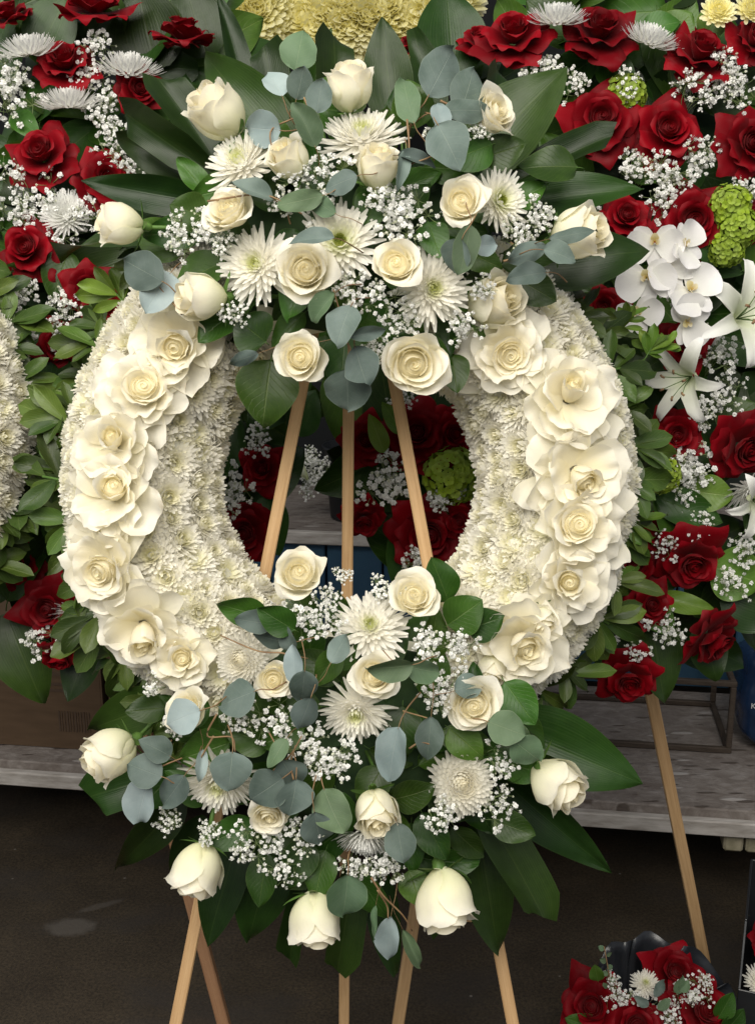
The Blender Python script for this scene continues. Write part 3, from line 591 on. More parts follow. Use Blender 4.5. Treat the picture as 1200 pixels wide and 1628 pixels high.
fr = root('wooden_frame_box', B(.62, .42, BZ), 'thin dark wooden frame box standing open on the bench', 'frame')
fx0, fx1, fy0, fy1, fz0, fz1 = .30, .765, .27, .52, BZ + .008, BZ + .17
for (a, b_) in (((fx0, fy0, fz0), (fx1, fy0, fz0)), ((fx0, fy1, fz0), (fx1, fy1, fz0)), ((fx0, fy0, fz1), (fx1, fy0, fz1)), ((fx0, fy1, fz1), (fx1, fy1, fz1))):
    part('rail', [M_FRAMEW], fr, lambda g: box(g, B(*[(p + q) / 2 for p, q in zip(a, b_)]), (fx1 - fx0 + .014, .013, .013), RY, bev=.002))
for x in (fx0, fx1):
    for z in (fz0, fz1): part('rail', [M_FRAMEW], fr, lambda g: box(g, B(x, (fy0 + fy1) / 2, z), (.0125, fy1 - fy0 - .014, .0125), RY, bev=.002))
    for y in (fy0, fy1): part('post', [M_FRAMEW], fr, lambda g: box(g, B(x, y, (fz0 + fz1) / 2), (.0128, .0128, fz1 - fz0 - .014), RY, bev=.002))
# blue plastic pack at the right edge
def crinkle_pack(g, c, s, seed):
    rg = random.Random(seed); nu, nv = 28, 22; V = []
    ph = [(rg.uniform(3, 14), rg.uniform(3, 14), rg.uniform(0, 6.3)) for _ in range(9)]
    for j in range(nv + 1):
        for i in range(nu):
            a = 2 * math.pi * i / nu; b_ = -math.pi / 2 + math.pi * j / nv
            q = np.array([math.copysign(abs(math.cos(b_)) ** .45 * abs(math.cos(a)) ** .5, math.cos(a)), math.copysign(abs(math.cos(b_)) ** .45 * abs(math.sin(a)) ** .5, math.sin(a)), math.copysign(abs(math.sin(b_)) ** .7, math.sin(b_))])
            d = sum(math.sin(f1 * q[0] + f2 * q[2] + f3 + 2 * q[1]) for f1, f2, f3 in ph) * .012
            V.append(B(*(np.asarray(c) + q * np.asarray(s) / 2 * (1 + d))))
    g.add(V, [(j * nu + i, j * nu + (i + 1) % nu, (j + 1) * nu + (i + 1) % nu, (j + 1) * nu + i) for j in range(nv) for i in range(nu)])
M_BPL = simple('blue_plastic', (.006, .014, .042), (.016, .042, .11), 9, .25, bump=.5, spec=.6)
pk = root('plastic_pack', B(.95, .36, BZ), 'crinkled blue plastic pack on the bench at the right edge', 'pack')
part('wrapper', [M_BPL], pk, lambda g: crinkle_pack(g, (.92, .36, BZ + .125), (.27, .22, .25), 5), True)
tx = bpy.data.curves.new('pack_text', 'FONT'); tx.body = 'KIN'; tx.size = .018; tx.extrude = .0008
to = bpy.data.objects.new('lettering', tx); C.objects.link(to); bpy.context.view_layer.update()
dg = bpy.context.evaluated_depsgraph_get(); tm = bpy.data.meshes.new_from_object(to.evaluated_get(dg)); bpy.data.objects.remove(to)
tm.materials.clear(); tm.materials.append(simple('white_print', (.6, .6, .6), (.7, .7, .7), 20, .5))
TM = Matrix.Translation(Vector(B(.80, .243, BZ + .125))) @ Matrix.Rotation(YAW, 4, 'Z') @ Matrix.Rotation(math.pi / 2, 4, 'X'); mk('lettering', tm, TM, pk)

# ------------------------------------------------------------------ easels
def wood_mat(name, a, b_):
    m, nt, out = newmat(name); n = N(nt); tc = n('ShaderNodeTexCoord').outputs['UV']
    nz = n.noise(6, 6, n.mapping(tc, (26, 1.0, 1)), .6, .6); fine = n.noise(24, 3, n.mapping(tc, (40, 1.2, 1)))
    col = n.ramp(n.math('ADD', n.math('MULTIPLY', nz, .7), n.math('MULTIPLY', fine, .3)), [(.35, a), (.65, b_)])
    knot = n('ShaderNodeTexVoronoi'); knot.inputs['Scale'].default_value = 5; n.link(n.mapping(tc, (6, 1, 1)), knot.inputs['Vector'])
    col = n.mix(n.math('MULTIPLY', n.ramp(knot.outputs['Distance'], [(.02, 1.), (.10, 0.)]), .6), col, tuple(x * .35 for x in a))
    b = n('ShaderNodeBsdfPrincipled'); n.link(col, b.inputs['Base Color']); b.inputs['Roughness'].default_value = .6; b.inputs['Specular IOR Level'].default_value = .3; n.link(n.bump(fine, .25, .001), b.inputs['Normal']); n.link(b.outputs[0], out.inputs[0]); return m
M_WOOD = wood_mat('pale_pine', (.42, .25, .115), (.60, .40, .21)); M_WOOD2 = wood_mat('brown_pine', (.20, .10, .05), (.30, .17, .09))
def bar(name, a, b_, w_, d_, parent, mat, face=None):
    a = np.asarray(a, float); b_ = np.asarray(b_, float); y = nrm(b_ - a); f = np.array([0, -1., 0]) if face is None else nrm(face); n_ = nrm(f - y * f.dot(y)); x = np.cross(y, n_)
    L = np.linalg.norm(b_ - a); g = G(); box(g, (0, 0, 0), (w_, L, d_), None, bev=.0015)
    M = np.eye(4); M[:3, 0] = x; M[:3, 1] = y; M[:3, 2] = n_; M[:3, 3] = (a + b_) / 2
    return mk(name, g.mesh(name, [mat], False), M, parent)
def to_floor(p, q): p = np.asarray(p, float); d = np.asarray(q, float) - p; t = (0.004 - p[2]) / d[2]; return p + d * t
HE = -.045
easel = root('easel', (-.04, 1.3, 0), 'pale pine tripod easel whose legs show through the white rose wreath', 'easel', 'wooden easels')
a = P(527, 380, HE); bar('leg', a, to_floor(a, P(416, 940, HE)), SZ(20), .014, easel, M_WOOD)
a = P(585, 380, HE); bar('leg', a, to_floor(a, P(690, 950, HE)), SZ(20), .014, easel, M_WOOD)
a = P(556, 380, HE - .03); bb = P(547, 1628, -.30); bar('rear_leg', a, to_floor(a, bb), SZ(19, HE), .014, easel, M_WOOD)
bar('crossbar', P(470, 905, HE + .0165) , P(650, 905, HE + .0165), .0, .0, easel, M_WOOD) if False else None
part('hinge_block', [M_WOOD], easel, lambda g: box(g, P(556, 400, HE - .016), (.075, .016, .05), bev=.002))
bar('crossbar', P(372, 1262, HE + .018), P(768, 1262, HE + .018), .022, .014, easel, M_WOOD)
e2 = root('easel', (.45, 1.9, 0), 'pale pine easel behind the right red rose spray, its leg crossing the bench', 'easel', 'wooden easels')
top = P(880, 330, -.36); ft = floor_at(1123, 1552); bar('leg', top, ft + np.array([0, 0, .004]), .021, .016, e2, M_WOOD)
ft = floor_at(622, 1700); bar('leg', P(830, 330, -.36), ft + np.array([0, 0, .004]), .02, .016, e2, M_WOOD)
bar('rear_leg', P(855, 330, -.39), floor_at(742, 1465) + np.array([0, 0, .004]), .02, .016, e2, M_WOOD)
e3 = root('easel', (-.62, 1.7, 0), 'brown wooden easel behind the wreath at lower left', 'easel', 'wooden easels')
pa = P(276, 1325, -.16); pb = P(349, 1600, -.16); tp = pa + (pa - pb) * 2.6; bar('leg', tp, to_floor(pa, pb), .017, .014, e3, M_WOOD2)
bar('leg', tp - np.array([.04, 0, 0]), np.array([-1.5, tp[1] - .2, .004]), .017, .014, e3, M_WOOD2)
bar('rear_leg', tp - np.array([.02, -.03, 0]), np.array([-1.02, tp[1] + .40, .004]), .017, .014, e3, M_WOOD2)

# ================================================================== MAIN WREATH
CX, CY = 555, 764; RR = .262; RA = .083
wr = root('floral_wreath', P(CX, 1225, 0), 'large white chrysanthemum ring with cream roses, top and bottom sprays, on the easel', 'wreath')
c0 = P(CX, CY, 0)
def ringpt(ang, psi, c=c0, R=RR, a=RA): 
    rad = AX * math.cos(ang) + AU * math.sin(ang); n = rad * math.sin(psi) + TOC * math.cos(psi); return c + rad * R + n * a, n, rad
def ringcore(name, parent, c, R, a, mat):
    g = G(); V = []; na, npz = 72, 14
    for i in range(na):
        for j in range(npz):
            psi = 2 * math.pi * j / npz; rad = AX * math.cos(2 * math.pi * i / na) + AU * math.sin(2 * math.pi * i / na); cz = math.cos(psi)
            V.append(c + rad * (R + a * math.sin(psi)) + TOC * (a * cz if cz > 0 else a * cz * .35))
    g.add(V, [(i * npz + j, i * npz + (j + 1) % npz, ((i + 1) % na) * npz + (j + 1) % npz, ((i + 1) % na) * npz + j) for i in range(na) for j in range(npz)])
    return mk(name, g.mesh(name, [mat]), None, parent)
ringcore('foam_ring', wr, c0, RR, RA - .012, M_FOAM)
RINGR = [(292, 548, 150), (237, 627, 140), (196, 712, 138), (196, 794, 150), (188, 897, 158), (232, 982, 158), (298, 1040, 105),
         (805, 560, 132), (893, 642, 152), (903, 745, 158), (905, 835, 150), (893, 915, 140), (822, 1008, 150)]
def px_of(p):
    d = p - CAM; z = d.dot(AF); return 600 + d.dot(AX) / z * FPX, 814 - d.dot(AU) / z * FPX
rg = random.Random(3); nm = 0
psis = np.radians(np.linspace(-98, 98, 10))
for r_i, psi in enumerate(psis):
    rr = RR + RA * math.sin(psi); cnt = max(8, int(2 * math.pi * rr / .0305))
    for q in range(cnt):
        ang = (q + .5 * (r_i % 2) + wob(rg, .18)) * 2 * math.pi / cnt; dg_ = math.degrees(ang) % 360
        if 56 < dg_ < 124 or 240 < dg_ < 300: continue
        ps = psi + wob(rg, .07); p, n_, rad = ringpt(ang, ps); x, y = px_of(p)
        if any((x - a) ** 2 + (y - b_) ** 2 < (.25 * w_) ** 2 for a, b_, w_ in RINGR): continue
        kd = 'small_eye' if rg.random() < (.42 if x > 550 else .22) else 'small'; me, nom, zc = rg.choice(PR_MUM[kd])
        n_ = nrm(n_ + np.array([wob(rg, .22), wob(rg, .22), wob(rg, .22)]))
        mk('chrysanthemum', me, frame(p, n_, rg.uniform(0, 6.28), rg.uniform(.95, 1.22)), wr); nm += 1
for i, (x, y, wp) in enumerate(RINGR):
    q = (P(x, y, RA) - c0); lx, ly = q.dot(AX), q.dot(AU); rho = math.hypot(lx, ly); ang = math.atan2(ly, lx); ps = math.asin(max(-.8, min(.8, (rho - RR) / RA)))
    p, n_, rad = ringpt(ang, ps); me, pet, cal, nom, zc = PR_RING[i % 6]; s = SZ(wp, RA) / nom * .96
    n_ = nrm(n_ * 1.0 + TOC * .3 + np.array([wob(rg, .3), wob(rg, .3), wob(rg, .3)]))
    o = mk('rose', me, frame(p + n_ * .020, n_, rg.uniform(0, 6.28), s), wr)
    for m_ in pet: mk('petal', m_, None, o)
for (x, y) in ((262, 590), (330, 560), (215, 670), (165, 750), (155, 850), (200, 945), (180, 1020), (265, 1020), (760, 580), (850, 600), (940, 690), (860, 695), (955, 790), (860, 795), (950, 880), (860, 960), (850, 1040)):   # loose petals tucked between the ring roses
    q = (P(x, y, RA) - c0); lx, ly = q.dot(AX), q.dot(AU); rho = math.hypot(lx, ly); ang = math.atan2(ly, lx); ps = math.asin(max(-.85, min(.85, (rho - RR) / RA))); p, n_, rad = ringpt(ang, ps)
    pet = rg.choice(PR_RING)[1][0]; n_ = nrm(n_ + np.array([wob(rg, .2), wob(rg, .2), wob(rg, .2)])); tg = np.cross(n_, rad) * rg.choice((-1, 1)); tg = nrm(tg - n_ * tg.dot(n_)); sc = rg.uniform(.58, .76)
    M = np.eye(4); M[:3, 0] = tg * sc; M[:3, 1] = np.cross(n_, tg) * sc; M[:3, 2] = n_ * sc; M[:3, 3] = p + n_ * .022 - tg * .028; mk('petal', pet, M, wr)
put_rose(wr, PR_BUD, 785, 482, 88, (.55, .15, .6), .12); put_rose(wr, PR_BUD, 783, 1062, 52, (-.15, -.75, .5), .10); put_rose(wr, PR_BUD, 862, 985, 44, (.2, -.6, .6), .11)
# fringe of leafy sprigs behind the ring
def sprig(parent, base, d, s, face, seed, lime=False, nleaf=7):
    rg = random.Random(seed); d = nrm(d); face = nrm(face); side = nrm(np.cross(d, face)); L = .085 * s; tipp = base + d * L * .45
    g = G(); tube(g, [base - d * .05, base, tipp], .0016 * s, 5); o = mk('leafy_sprig', g.mesh('leafy_sprig', [M_STEM]), None, parent)
    for k in range(nleaf):
        a = (k / (nleaf - 1) - .5) * 2.5 + wob(rg, .2); dd = nrm(d * math.cos(a) + side * math.sin(a) + face * wob(rg, .45)); b0 = base + d * L * .45 * rg.uniform(.25, 1); ln = L * rg.uniform(.5, .8) * (1 - .12 * abs(a))
        M = lframe(b0, b0 + dd * ln, ln * rg.uniform(.34, .46), wob(rg, .5), face)
        Mx = Matrix(M.tolist())
        if parent.type == 'EMPTY': Mx = Matrix.Translation(-parent.location) @ Mx
        l = bpy.data.objects.new('leaf', rg.choice(PR_LEAF['limef' if lime else 'fringe'])); C.objects.link(l); l.parent = o
        l.matrix_basis = o.matrix_basis.inverted() @ Mx
    return o
k = 0
for dg_ in list(range(-62, 52, 7)) + list(range(128, 246, 6)):
    a = R_(dg_ + wob(rg, 2)); rad = AX * math.cos(a) + AU * math.sin(a); base = c0 + rad * rg.uniform(.332, .352) + TOC * rg.uniform(-.035, .0); k += 1
    dsp = nrm(rad + np.array([0, 0, wob(rg, .35)])); sprig(wr, base, dsp, rg.uniform(.92, 1.15), nrm(TOC + rad * wob(rg, .3) + AU * .35), 300 + k, rg.random() < .12)

# sprays
def dome(x, y, cx, cy, rx, ry, h0=.06, h1=.12): 
    d = ((x - cx) / rx) ** 2 + ((y - cy) / ry) ** 2; return h0 + h1 * math.sqrt(max(0, 1 - d))
DT = lambda x, y: dome(x, y, 560, 350, 430, 330)
DB = lambda x, y: dome(x, y, 560, 1190, 430, 370)
def foam(name, parent, px, py, h, sx, sy, sz):
    g = G(); V = []; nu, nv = 18, 10; rgf = random.Random(px)
    for j in range(nv + 1):
        for i in range(nu):
            a = 2 * math.pi * i / nu; b_ = -math.pi / 2 + math.pi * j / nv; k_ = 1 + wob(rgf, .05)
            V.append(P(px, py, h) + AX * sx * math.cos(b_) * math.cos(a) * k_ + AU * sy * math.cos(b_) * math.sin(a) * k_ + TOC * sz * math.sin(b_) * k_)
    g.add(V, [(j * nu + i, j * nu + (i + 1) % nu, (j + 1) * nu + (i + 1) % nu, (j + 1) * nu + i) for j in range(nv) for i in range(nu)]); return mk(name, g.mesh(name, [M_DARK]), None, parent)
foam('foam_block', wr, 560, 380, .05, .17, .12, .06); foam('foam_block', wr, 560, 1165, .05, .17, .12, .06)
# broad blade leaves: base -> tip, width, height at base and tip
BL = [(420, 330, 74, 372, 118, .03, .05, .25, 0), (345, 325, 124, 288, 66, .05, .07, -.3, 0), (345, 280, 180, 168, 66, .05, .08, -.2, 1), (350, 300, 182, 205, 80, .03, .03, .2, 0), (360, 280, 243, 100, 74, .04, .05, .3, 1), (470, 270, 328, 72, 112, .03, .05, .15, 0),
      (400, 190, 352, -20, 46, -.02, .0, .4, 0), (535, 220, 532, 32, 72, .03, .05, .1, 1), (625, 200, 606, 22, 88, .03, .04, -.1, 0), (690, 210, 672, 38, 58, .02, .05, .5, 0), (440, 230, 425, 55, 60, .01, .04, .4, 1), (735, 280, 900, 97, 138, .03, .06, -.2, 0),
      (800, 300, 985, 196, 62, .04, .07, -.4, 1), (790, 330, 1024, 288, 84, .05, .08, -.25, 0), (830, 420, 1034, 398, 108, .03, .06, .2, 0), (770, 210, 800, 95, 50, .02, .03, .3, 1), (470, 230, 530, 40, 60, .01, .02, .3, 0),
      (790, 1150, 1022, 1246, 128, .02, .07, -.15, 0), (770, 1215, 972, 1396, 84, .0, .02, .2, 0), (745, 1250, 885, 1475, 96, .04, .08, -.45, 1), (760, 1310, 792, 1527, 92, .03, .05, .1, 0), (720, 1330, 690, 1500, 90, .0, .0, 0, 0),
      (560, 1370, 540, 1565, 78, .03, .05, -.3, 1), (600, 1370, 622, 1560, 56, .0, .02, .2, 0), (490, 1370, 452, 1545, 38, .02, .03, .3, 1), (440, 1330, 392, 1505, 104, .02, .04, 0, 0), (380, 1330, 322, 1510, 82, .03, .05, .2, 0),
      (290, 1270, 182, 1392, 70, .02, .03, -.2, 0), (280, 1225, 128, 1268, 84, .0, .02, .3, 1), (270, 1110, 135, 1165, 88, -.03, -.03, 0, 0), (330, 1300, 270, 1390, 60, -.02, -.02, 0, 0)]
for (x0, y0, x1, y1, wd_, h0, h1, rl, cut) in BL:
    o = put_leaf(wr, 'aspid_cut' if cut else 'aspid', x0, y0, x1, y1, wd_ * .88, h0, h1, rl)
# salal: centre, length, width, angle
SA = [(872, 262, 92, 58, 175), (745, 243, 80, 60, 200), (400, 525, 60, 66, 140), (424, 622, 100, 88, 262), (590, 332, 55, 50, 250), (855, 462, 64, 50, -30), (722, 592, 62, 44, -80), (545, 575, 90, 60, 265), (640, 560, 60, 60, 290), (345, 515, 76, 52, 215), (300, 335, 60, 55, 160), (470, 470, 70, 50, 250), (655, 165, 80, 60, 100), (430, 215, 70, 45, 170), (800, 240, 70, 50, 20), (690, 380, 60, 45, 290),
      (385, 972, 80, 46, 170), (440, 985, 66, 44, 150), (700, 922, 74, 50, 110), (738, 975, 66, 60, 35), (770, 992, 60, 50, 15), (826, 1118, 84, 54, -55), (325, 1195, 84, 62, 200), (300, 1130, 70, 50, 190), (470, 1000, 60, 40, 80), (688, 1330, 84, 48, -65), (655, 1265, 70, 50, 10), (508, 1390, 80, 50, 255), (475, 1372, 84, 50, 250), (232, 1128, 66, 40, 185), (550, 1035, 66, 40, 60), (520, 1062, 64, 40, 240), (395, 1172, 74, 50, 160), (832, 1222, 70, 48, -20), (660, 1412, 60, 45, -70), (820, 1180, 60, 52, -30), (740, 1180, 70, 50, -40), (450, 1170, 70, 50, 200), (640, 1160, 76, 56, -90), (590, 1250, 70, 50, 240)]
for (x, y, L, W, an_) in SA:
    dm = DT if y < 700 else DB; a = R_(an_); dx, dy = math.cos(a) * L / 2, -math.sin(a) * L / 2; h = dm(x, y) - .012 + (.05 if (x, y) in ((385, 972), (440, 985)) else 0)
    put_leaf(wr, 'salal', x - dx, y - dy, x + dx, y + dy, W * 1.15, h - .012, h + .006, wob(rg, .35))
for (cx, cy, rx, ry, dm, n_) in ((560, 380, 270, 175, DT, 52), (560, 1190, 285, 205, DB, 56)):   # filler greens deep in the sprays
    for i in range(n_):
        r = math.sqrt((i + .5) / n_); a = i * 2.39996; x = cx + rx * r * math.cos(a); y = cy + ry * r * math.sin(a); L = rg.uniform(70, 105); a2 = math.atan2(-(y - cy), x - cx) + wob(rg, 1.0)
        xt, yt = x + L * math.cos(a2), y - L * math.sin(a2)
        if dm is DB and min(y, yt) < 1060 and min(math.hypot(x - 555, y - 764), math.hypot(xt - 555, yt - 764)) < 445 and abs((x + xt) / 2 - 560) > 130: continue
        h = dm(x, y) - rg.uniform(.045, .075); put_leaf(wr, 'salal', x, y, x + L * math.cos(a2), y - L * math.sin(a2), L * rg.uniform(.5, .72), h, h + rg.uniform(-.01, .02), wob(rg, .5))
# eucalyptus: centre, length, width, direction, tone
EU = [(475, 80, 66, 62, 80, 'g'), (438, 130, 52, 40, 115, 'b'), (478, 132, 56, 44, 75, 'e'), (508, 152, 58, 42, 80, 'e'), (487, 198, 78, 40, 112, 'g'), (418, 205, 58, 56, 175, 'b'), (646, 158, 80, 40, 108, 'g'), (702, 112, 94, 68, 62, 'e'), (745, 140, 84, 54, 70, 'e'), (742, 173, 76, 40, 5, 'e'), (713, 228, 70, 66, -60, 'e'), (700, 182, 48, 32, 100, 'b'), (664, 250, 64, 24, -5, 'e'), (640, 268, 60, 22, 260, 'e'),
      (552, 622, 70, 76, 270, 'e'), (545, 514, 62, 52, 245, 'e'), (587, 530, 66, 22, 10, 'e'), (512, 487, 60, 34, 225, 'g'), (572, 580, 60, 60, 285, 'e'), (495, 376, 74, 32, 175, 'e'), (742, 395, 78, 40, 262, 'g'), (724, 408, 60, 50, 250, 'e'), (838, 402, 66, 34, 200, 'e'), (838, 436, 62, 36, 185, 'e'), (910, 372, 78, 28, 12, 'e'), (890, 402, 56, 38, -10, 'e'), (772, 390, 38, 32, 0, 'b'), (228, 430, 74, 62, 150, 'e'), (252, 462, 70, 56, 235, 'b'), (478, 320, 76, 32, 195, 'g'), (402, 302, 74, 36, 155, 'e'), (508, 325, 60, 30, 150, 'g'), (388, 570, 50, 24, 200, 'e'), (540, 290, 60, 40, 200, 'e'),
      (405, 988, 62, 36, 170, 'e'), (430, 1018, 62, 32, 175, 'e'), (482, 1095, 58, 44, 265, 'e'), (467, 1055, 62, 32, 95, 'b'), (290, 1140, 62, 54, 200, 'b'), (620, 1063, 74, 44, 190, 'g'), (673, 1066, 58, 38, -15, 'g'), (622, 1200, 92, 54, 255, 'b'), (682, 1176, 76, 42, 265, 'e'), (225, 1275, 78, 54, 250, 'b'), (230, 1225, 60, 56, 160, 'e'), (275, 1260, 66, 46, 235, 'e'), (320, 1218, 54, 20, 265, 'b'), (367, 1228, 66, 64, 265, 'e'), (468, 1270, 64, 58, 265, 'e'), (424, 1255, 64, 62, 215, 'e'), (462, 1232, 56, 54, 300, 'e'), (528, 1290, 78, 68, 290, 'g'), (550, 1426, 74, 66, 265, 'g'), (616, 1495, 78, 36, 262, 'b'), (655, 1510, 74, 22, -65, 'g'), (375, 1110, 66, 62, 200, 'e'), (805, 1158, 64, 56, -20, 'g'), (838, 1195, 58, 52, -40, 'g'), (636, 1340, 66, 50, 280, 'e'), (593, 1470, 62, 14, 262, 'g'), (440, 1197, 56, 30, 235, 'g'), (485, 1135, 56, 48, 250, 'e'), (455, 1015, 44, 30, 120, 'e'), (505, 1320, 60, 50, 280, 'e'), (540, 1030, 56, 34, 60, 'e'), (745, 1090, 50, 40, 20, 'e'), (250, 1190, 50, 40, 150, 'e')]
bases = []
for i, (x, y, L, W, an_, tn) in enumerate(EU):
    dm = DT if y < 700 else DB; a = R_(an_); dx, dy = math.cos(a) * L / 2, -math.sin(a) * L / 2; h = dm(x, y) + .026 + wob(rg, .006) + (.034 if (x, y) in ((290, 1140), (620, 1063), (910, 372), (890, 402), (495, 376), (673, 1066)) else 0)
    put_leaf(wr, {'e': 'euc', 'b': 'eucb', 'g': 'eucg'}[tn], x - dx, y - dy, x + dx, y + dy, W * 1.06, h - wob(rg, .010), h + wob(rg, .018), wob(rg, .5)); bases.append((x - dx, y - dy, h))
TW = [[(475, 108), (478, 140), (490, 180), (462, 190), (430, 210), (440, 260)], [(730, 165), (705, 210), (690, 245), (655, 260), (640, 270)], [(647, 190), (650, 240), (640, 290)], [(700, 60 + 100), (725, 175), (715, 200)], [(552, 590), (553, 545), (530, 460)], [(800, 415), (870, 400), (940, 360)], [(290, 500), (240, 440)], [(345, 1135), (330, 1170), (368, 1172), (374, 1195)], [(340, 1170), (325, 1195), (320, 1205)], [(475, 1065), (455, 1040), (410, 1035), (350, 1010)], [(650, 1190), (670, 1180), (700, 1185), (695, 1150), (640, 1130)], [(590, 1395), (610, 1425), (640, 1455), (655, 1480)], [(600, 1415), (615, 1440), (617, 1460)], [(232, 1240), (255, 1220), (290, 1205)], [(467, 1240), (462, 1215), (470, 1185)], [(435, 1225), (462, 1200), (480, 1170)], [(330, 320), (420, 310), (480, 340)]]
for t in TW:
    dm = DT if t[0][1] < 700 else DB; g = G(); tube(g, smooth([P(x, y, dm(x, y) + .016 + wob(rg, .003)) for x, y in t]), .0013, 5, r2=.0008); mk('twig', g.mesh('twig', [M_TWIG]), None, wr)
# spray roses: proto, x, y, width, facing
RS = [('B', 557, 138, 76, (.0, .80, .45)), ('B', 345, 178, 90, (-.6, .55, .5)), ('O', 785, 182, 84, (.55, .25, .7)), ('B', 190, 355, 72, (-.92, .05, .3)), ('B', 460, 253, 66, (-.45, .45, .6)), ('B', 599, 265, 70, (.15, .72, .6)), ('O', 364, 335, 84, (-.45, .35, .8)), ('O', 733, 322, 86, (-.1, .1, 1)), ('O', 485, 430, 98, (0, .05, 1)), ('O', 630, 420, 86, (-.15, .12, 1)), ('B', 920, 372, 88, (.75, .1, .55)), ('B', 320, 472, 78, (-.8, -.08, .45)), ('O', 478, 568, 90, (-.05, -.1, 1)), ('O', 657, 578, 104, (.08, -.2, 1)),
      ('O', 476, 912, 90, (.0, .38, .9)), ('O', 657, 948, 80, (.1, .35, .9)), ('O', 434, 1080, 66, (.1, 0, 1)), ('O', 596, 1075, 78, (0, .2, 1)), ('O', 752, 1120, 92, (.0, .0, 1)), ('O', 297, 1132, 84, (-.35, .45, .75)), ('B', 174, 1200, 84, (-.72, -.42, .45)), ('B', 885, 1246, 86, (.62, -.5, .5)), ('B', 315, 1384, 84, (-.25, -.85, .3)), ('B', 503, 1463, 84, (.1, -.9, .3)), ('B', 705, 1432, 96, (.12, -.88, .3)), ('B', 598, 1290, 74, (.1, -.55, .65)), ('O', 428, 1294, 68, (0, -.4, .9))]
for i, (tp_, x, y, wp, n_) in enumerate(RS):
    dm = DT if y < 700 else DB; put_rose(wr, PR_OPEN if tp_ == 'O' else PR_BUD, x, y, wp * (1.04 if tp_ == 'O' else 1.0), n_, dm(x, y) + .008, var=i)
MS = [('spider', 575, 205, 138, (0, .62, .7)), ('spider', 378, 250, 122, (-.35, .4, .8)), ('spider', 404, 418, 124, (-.3, .05, 1)), ('daisy', 540, 382, 124, (.05, .12, 1)), ('daisy', 797, 318, 96, (.45, .05, .85)), ('spider', 690, 458, 124, (.25, -.1, 1)),
      ('spider', 588, 992, 118, (0, .4, .85)), ('ball', 380, 1050, 92, (-.25, .05, 1)), ('spider', 565, 1138, 112, (-.1, -.45, .85)), ('ball', 737, 1246, 112, (.15, .2, 1)), ('spider', 345, 1252, 122, (-.15, -.5, .8)), ('flat', 580, 1345, 92, (-.05, -.85, .4))]
for kd, x, y, wp, n_ in MS:
    dm = DT if y < 700 else DB; put(wr, rg.choice(PR_MUM[kd]), 'chrysanthemum', x, y, wp, n_, dm(x, y) - .004)
BR = [(275, 372, 90), (318, 352, 80), (470, 285, 95), (525, 268, 90), (615, 312, 95), (655, 332, 110), (630, 350, 90), (862, 345, 80), (826, 375, 80), (770, 452, 60), (738, 528, 88), (372, 498, 60), (556, 458, 90), (612, 470, 80), (640, 512, 80), (592, 556, 60), (762, 205, 55), (690, 215, 60), (500, 330, 80), (440, 320, 60), (350, 385, 60),
      (460, 985, 95), (512, 985, 80), (608, 938, 60), (652, 940, 50), (700, 1025, 100), (738, 1030, 80), (690, 1095, 90), (735, 1085, 70), (428, 1152, 100), (490, 1195, 100), (535, 1215, 95), (380, 1142, 80), (270, 1152, 60), (243, 1090, 50), (262, 1308, 60), (330, 1325, 60), (385, 1348, 90), (432, 1338, 80), (490, 1330, 80), (565, 1385, 80), (622, 1388, 80), (802, 1210, 80), (795, 1290, 80), (705, 1300, 80), (455, 1392, 70), (520, 945, 60), (545, 915, 40)]
for i, (x, y, wp) in enumerate(BR):
    dm = DT if y < 700 else DB; cy = 350 if y < 700 else 1190
    o = put(wr, PR_BR[i % len(PR_BR)], 'babys_breath', x, y, wp * 1.04, ((x - 560) / 500, -(y - cy) / 500, .8), dm(x, y) + .005)
print('ring mums', nm)

# ================================================================== NEIGHBOURING WREATH (left edge)
lw = root('floral_wreath', P(-330, 1000, -.12), 'white chrysanthemum wreath cut off by the left edge', 'wreath')
hl = -.10; lc = P(-286, 672, hl); LR = .19; LA = .085
ringcore('foam_ring', lw, lc, LR, LA - .012, M_FOAM)
for r_i, psi in enumerate(np.radians(np.linspace(-60, 98, 8))):
    rr = LR + LA * math.sin(psi); cnt = max(8, int(2 * math.pi * rr / .034))
    for q in range(cnt):
        ang = (q + .5 * (r_i % 2) + wob(rg, .18)) * 2 * math.pi / cnt
        if math.cos(ang) < -.1: continue
        p, n_, rad = ringpt(ang, psi + wob(rg, .07), lc, LR, LA); me, nom, zc = rg.choice(PR_MUM['small'] + PR_MUM['small_eye'][:1]); n_ = nrm(n_ + np.array([wob(rg, .2), wob(rg, .2), wob(rg, .2)]))
        mk('chrysanthemum', me, frame(p, n_, rg.uniform(0, 6.28), rg.uniform(.95, 1.2)), lw)
k = 0
for dg_ in range(-75, 80, 8):
    a = R_(dg_ + wob(rg, 3)); rad = AX * math.cos(a) + AU * math.sin(a); base = lc + rad * .258 + TOC * rg.uniform(-.03, .01); k += 1
    sprig(lw, base, nrm(rad + AX * .25), rg.uniform(.9, 1.2), nrm(TOC + AU * .4 + rad * wob(rg, .3)), 500 + k, rg.random() < .15)

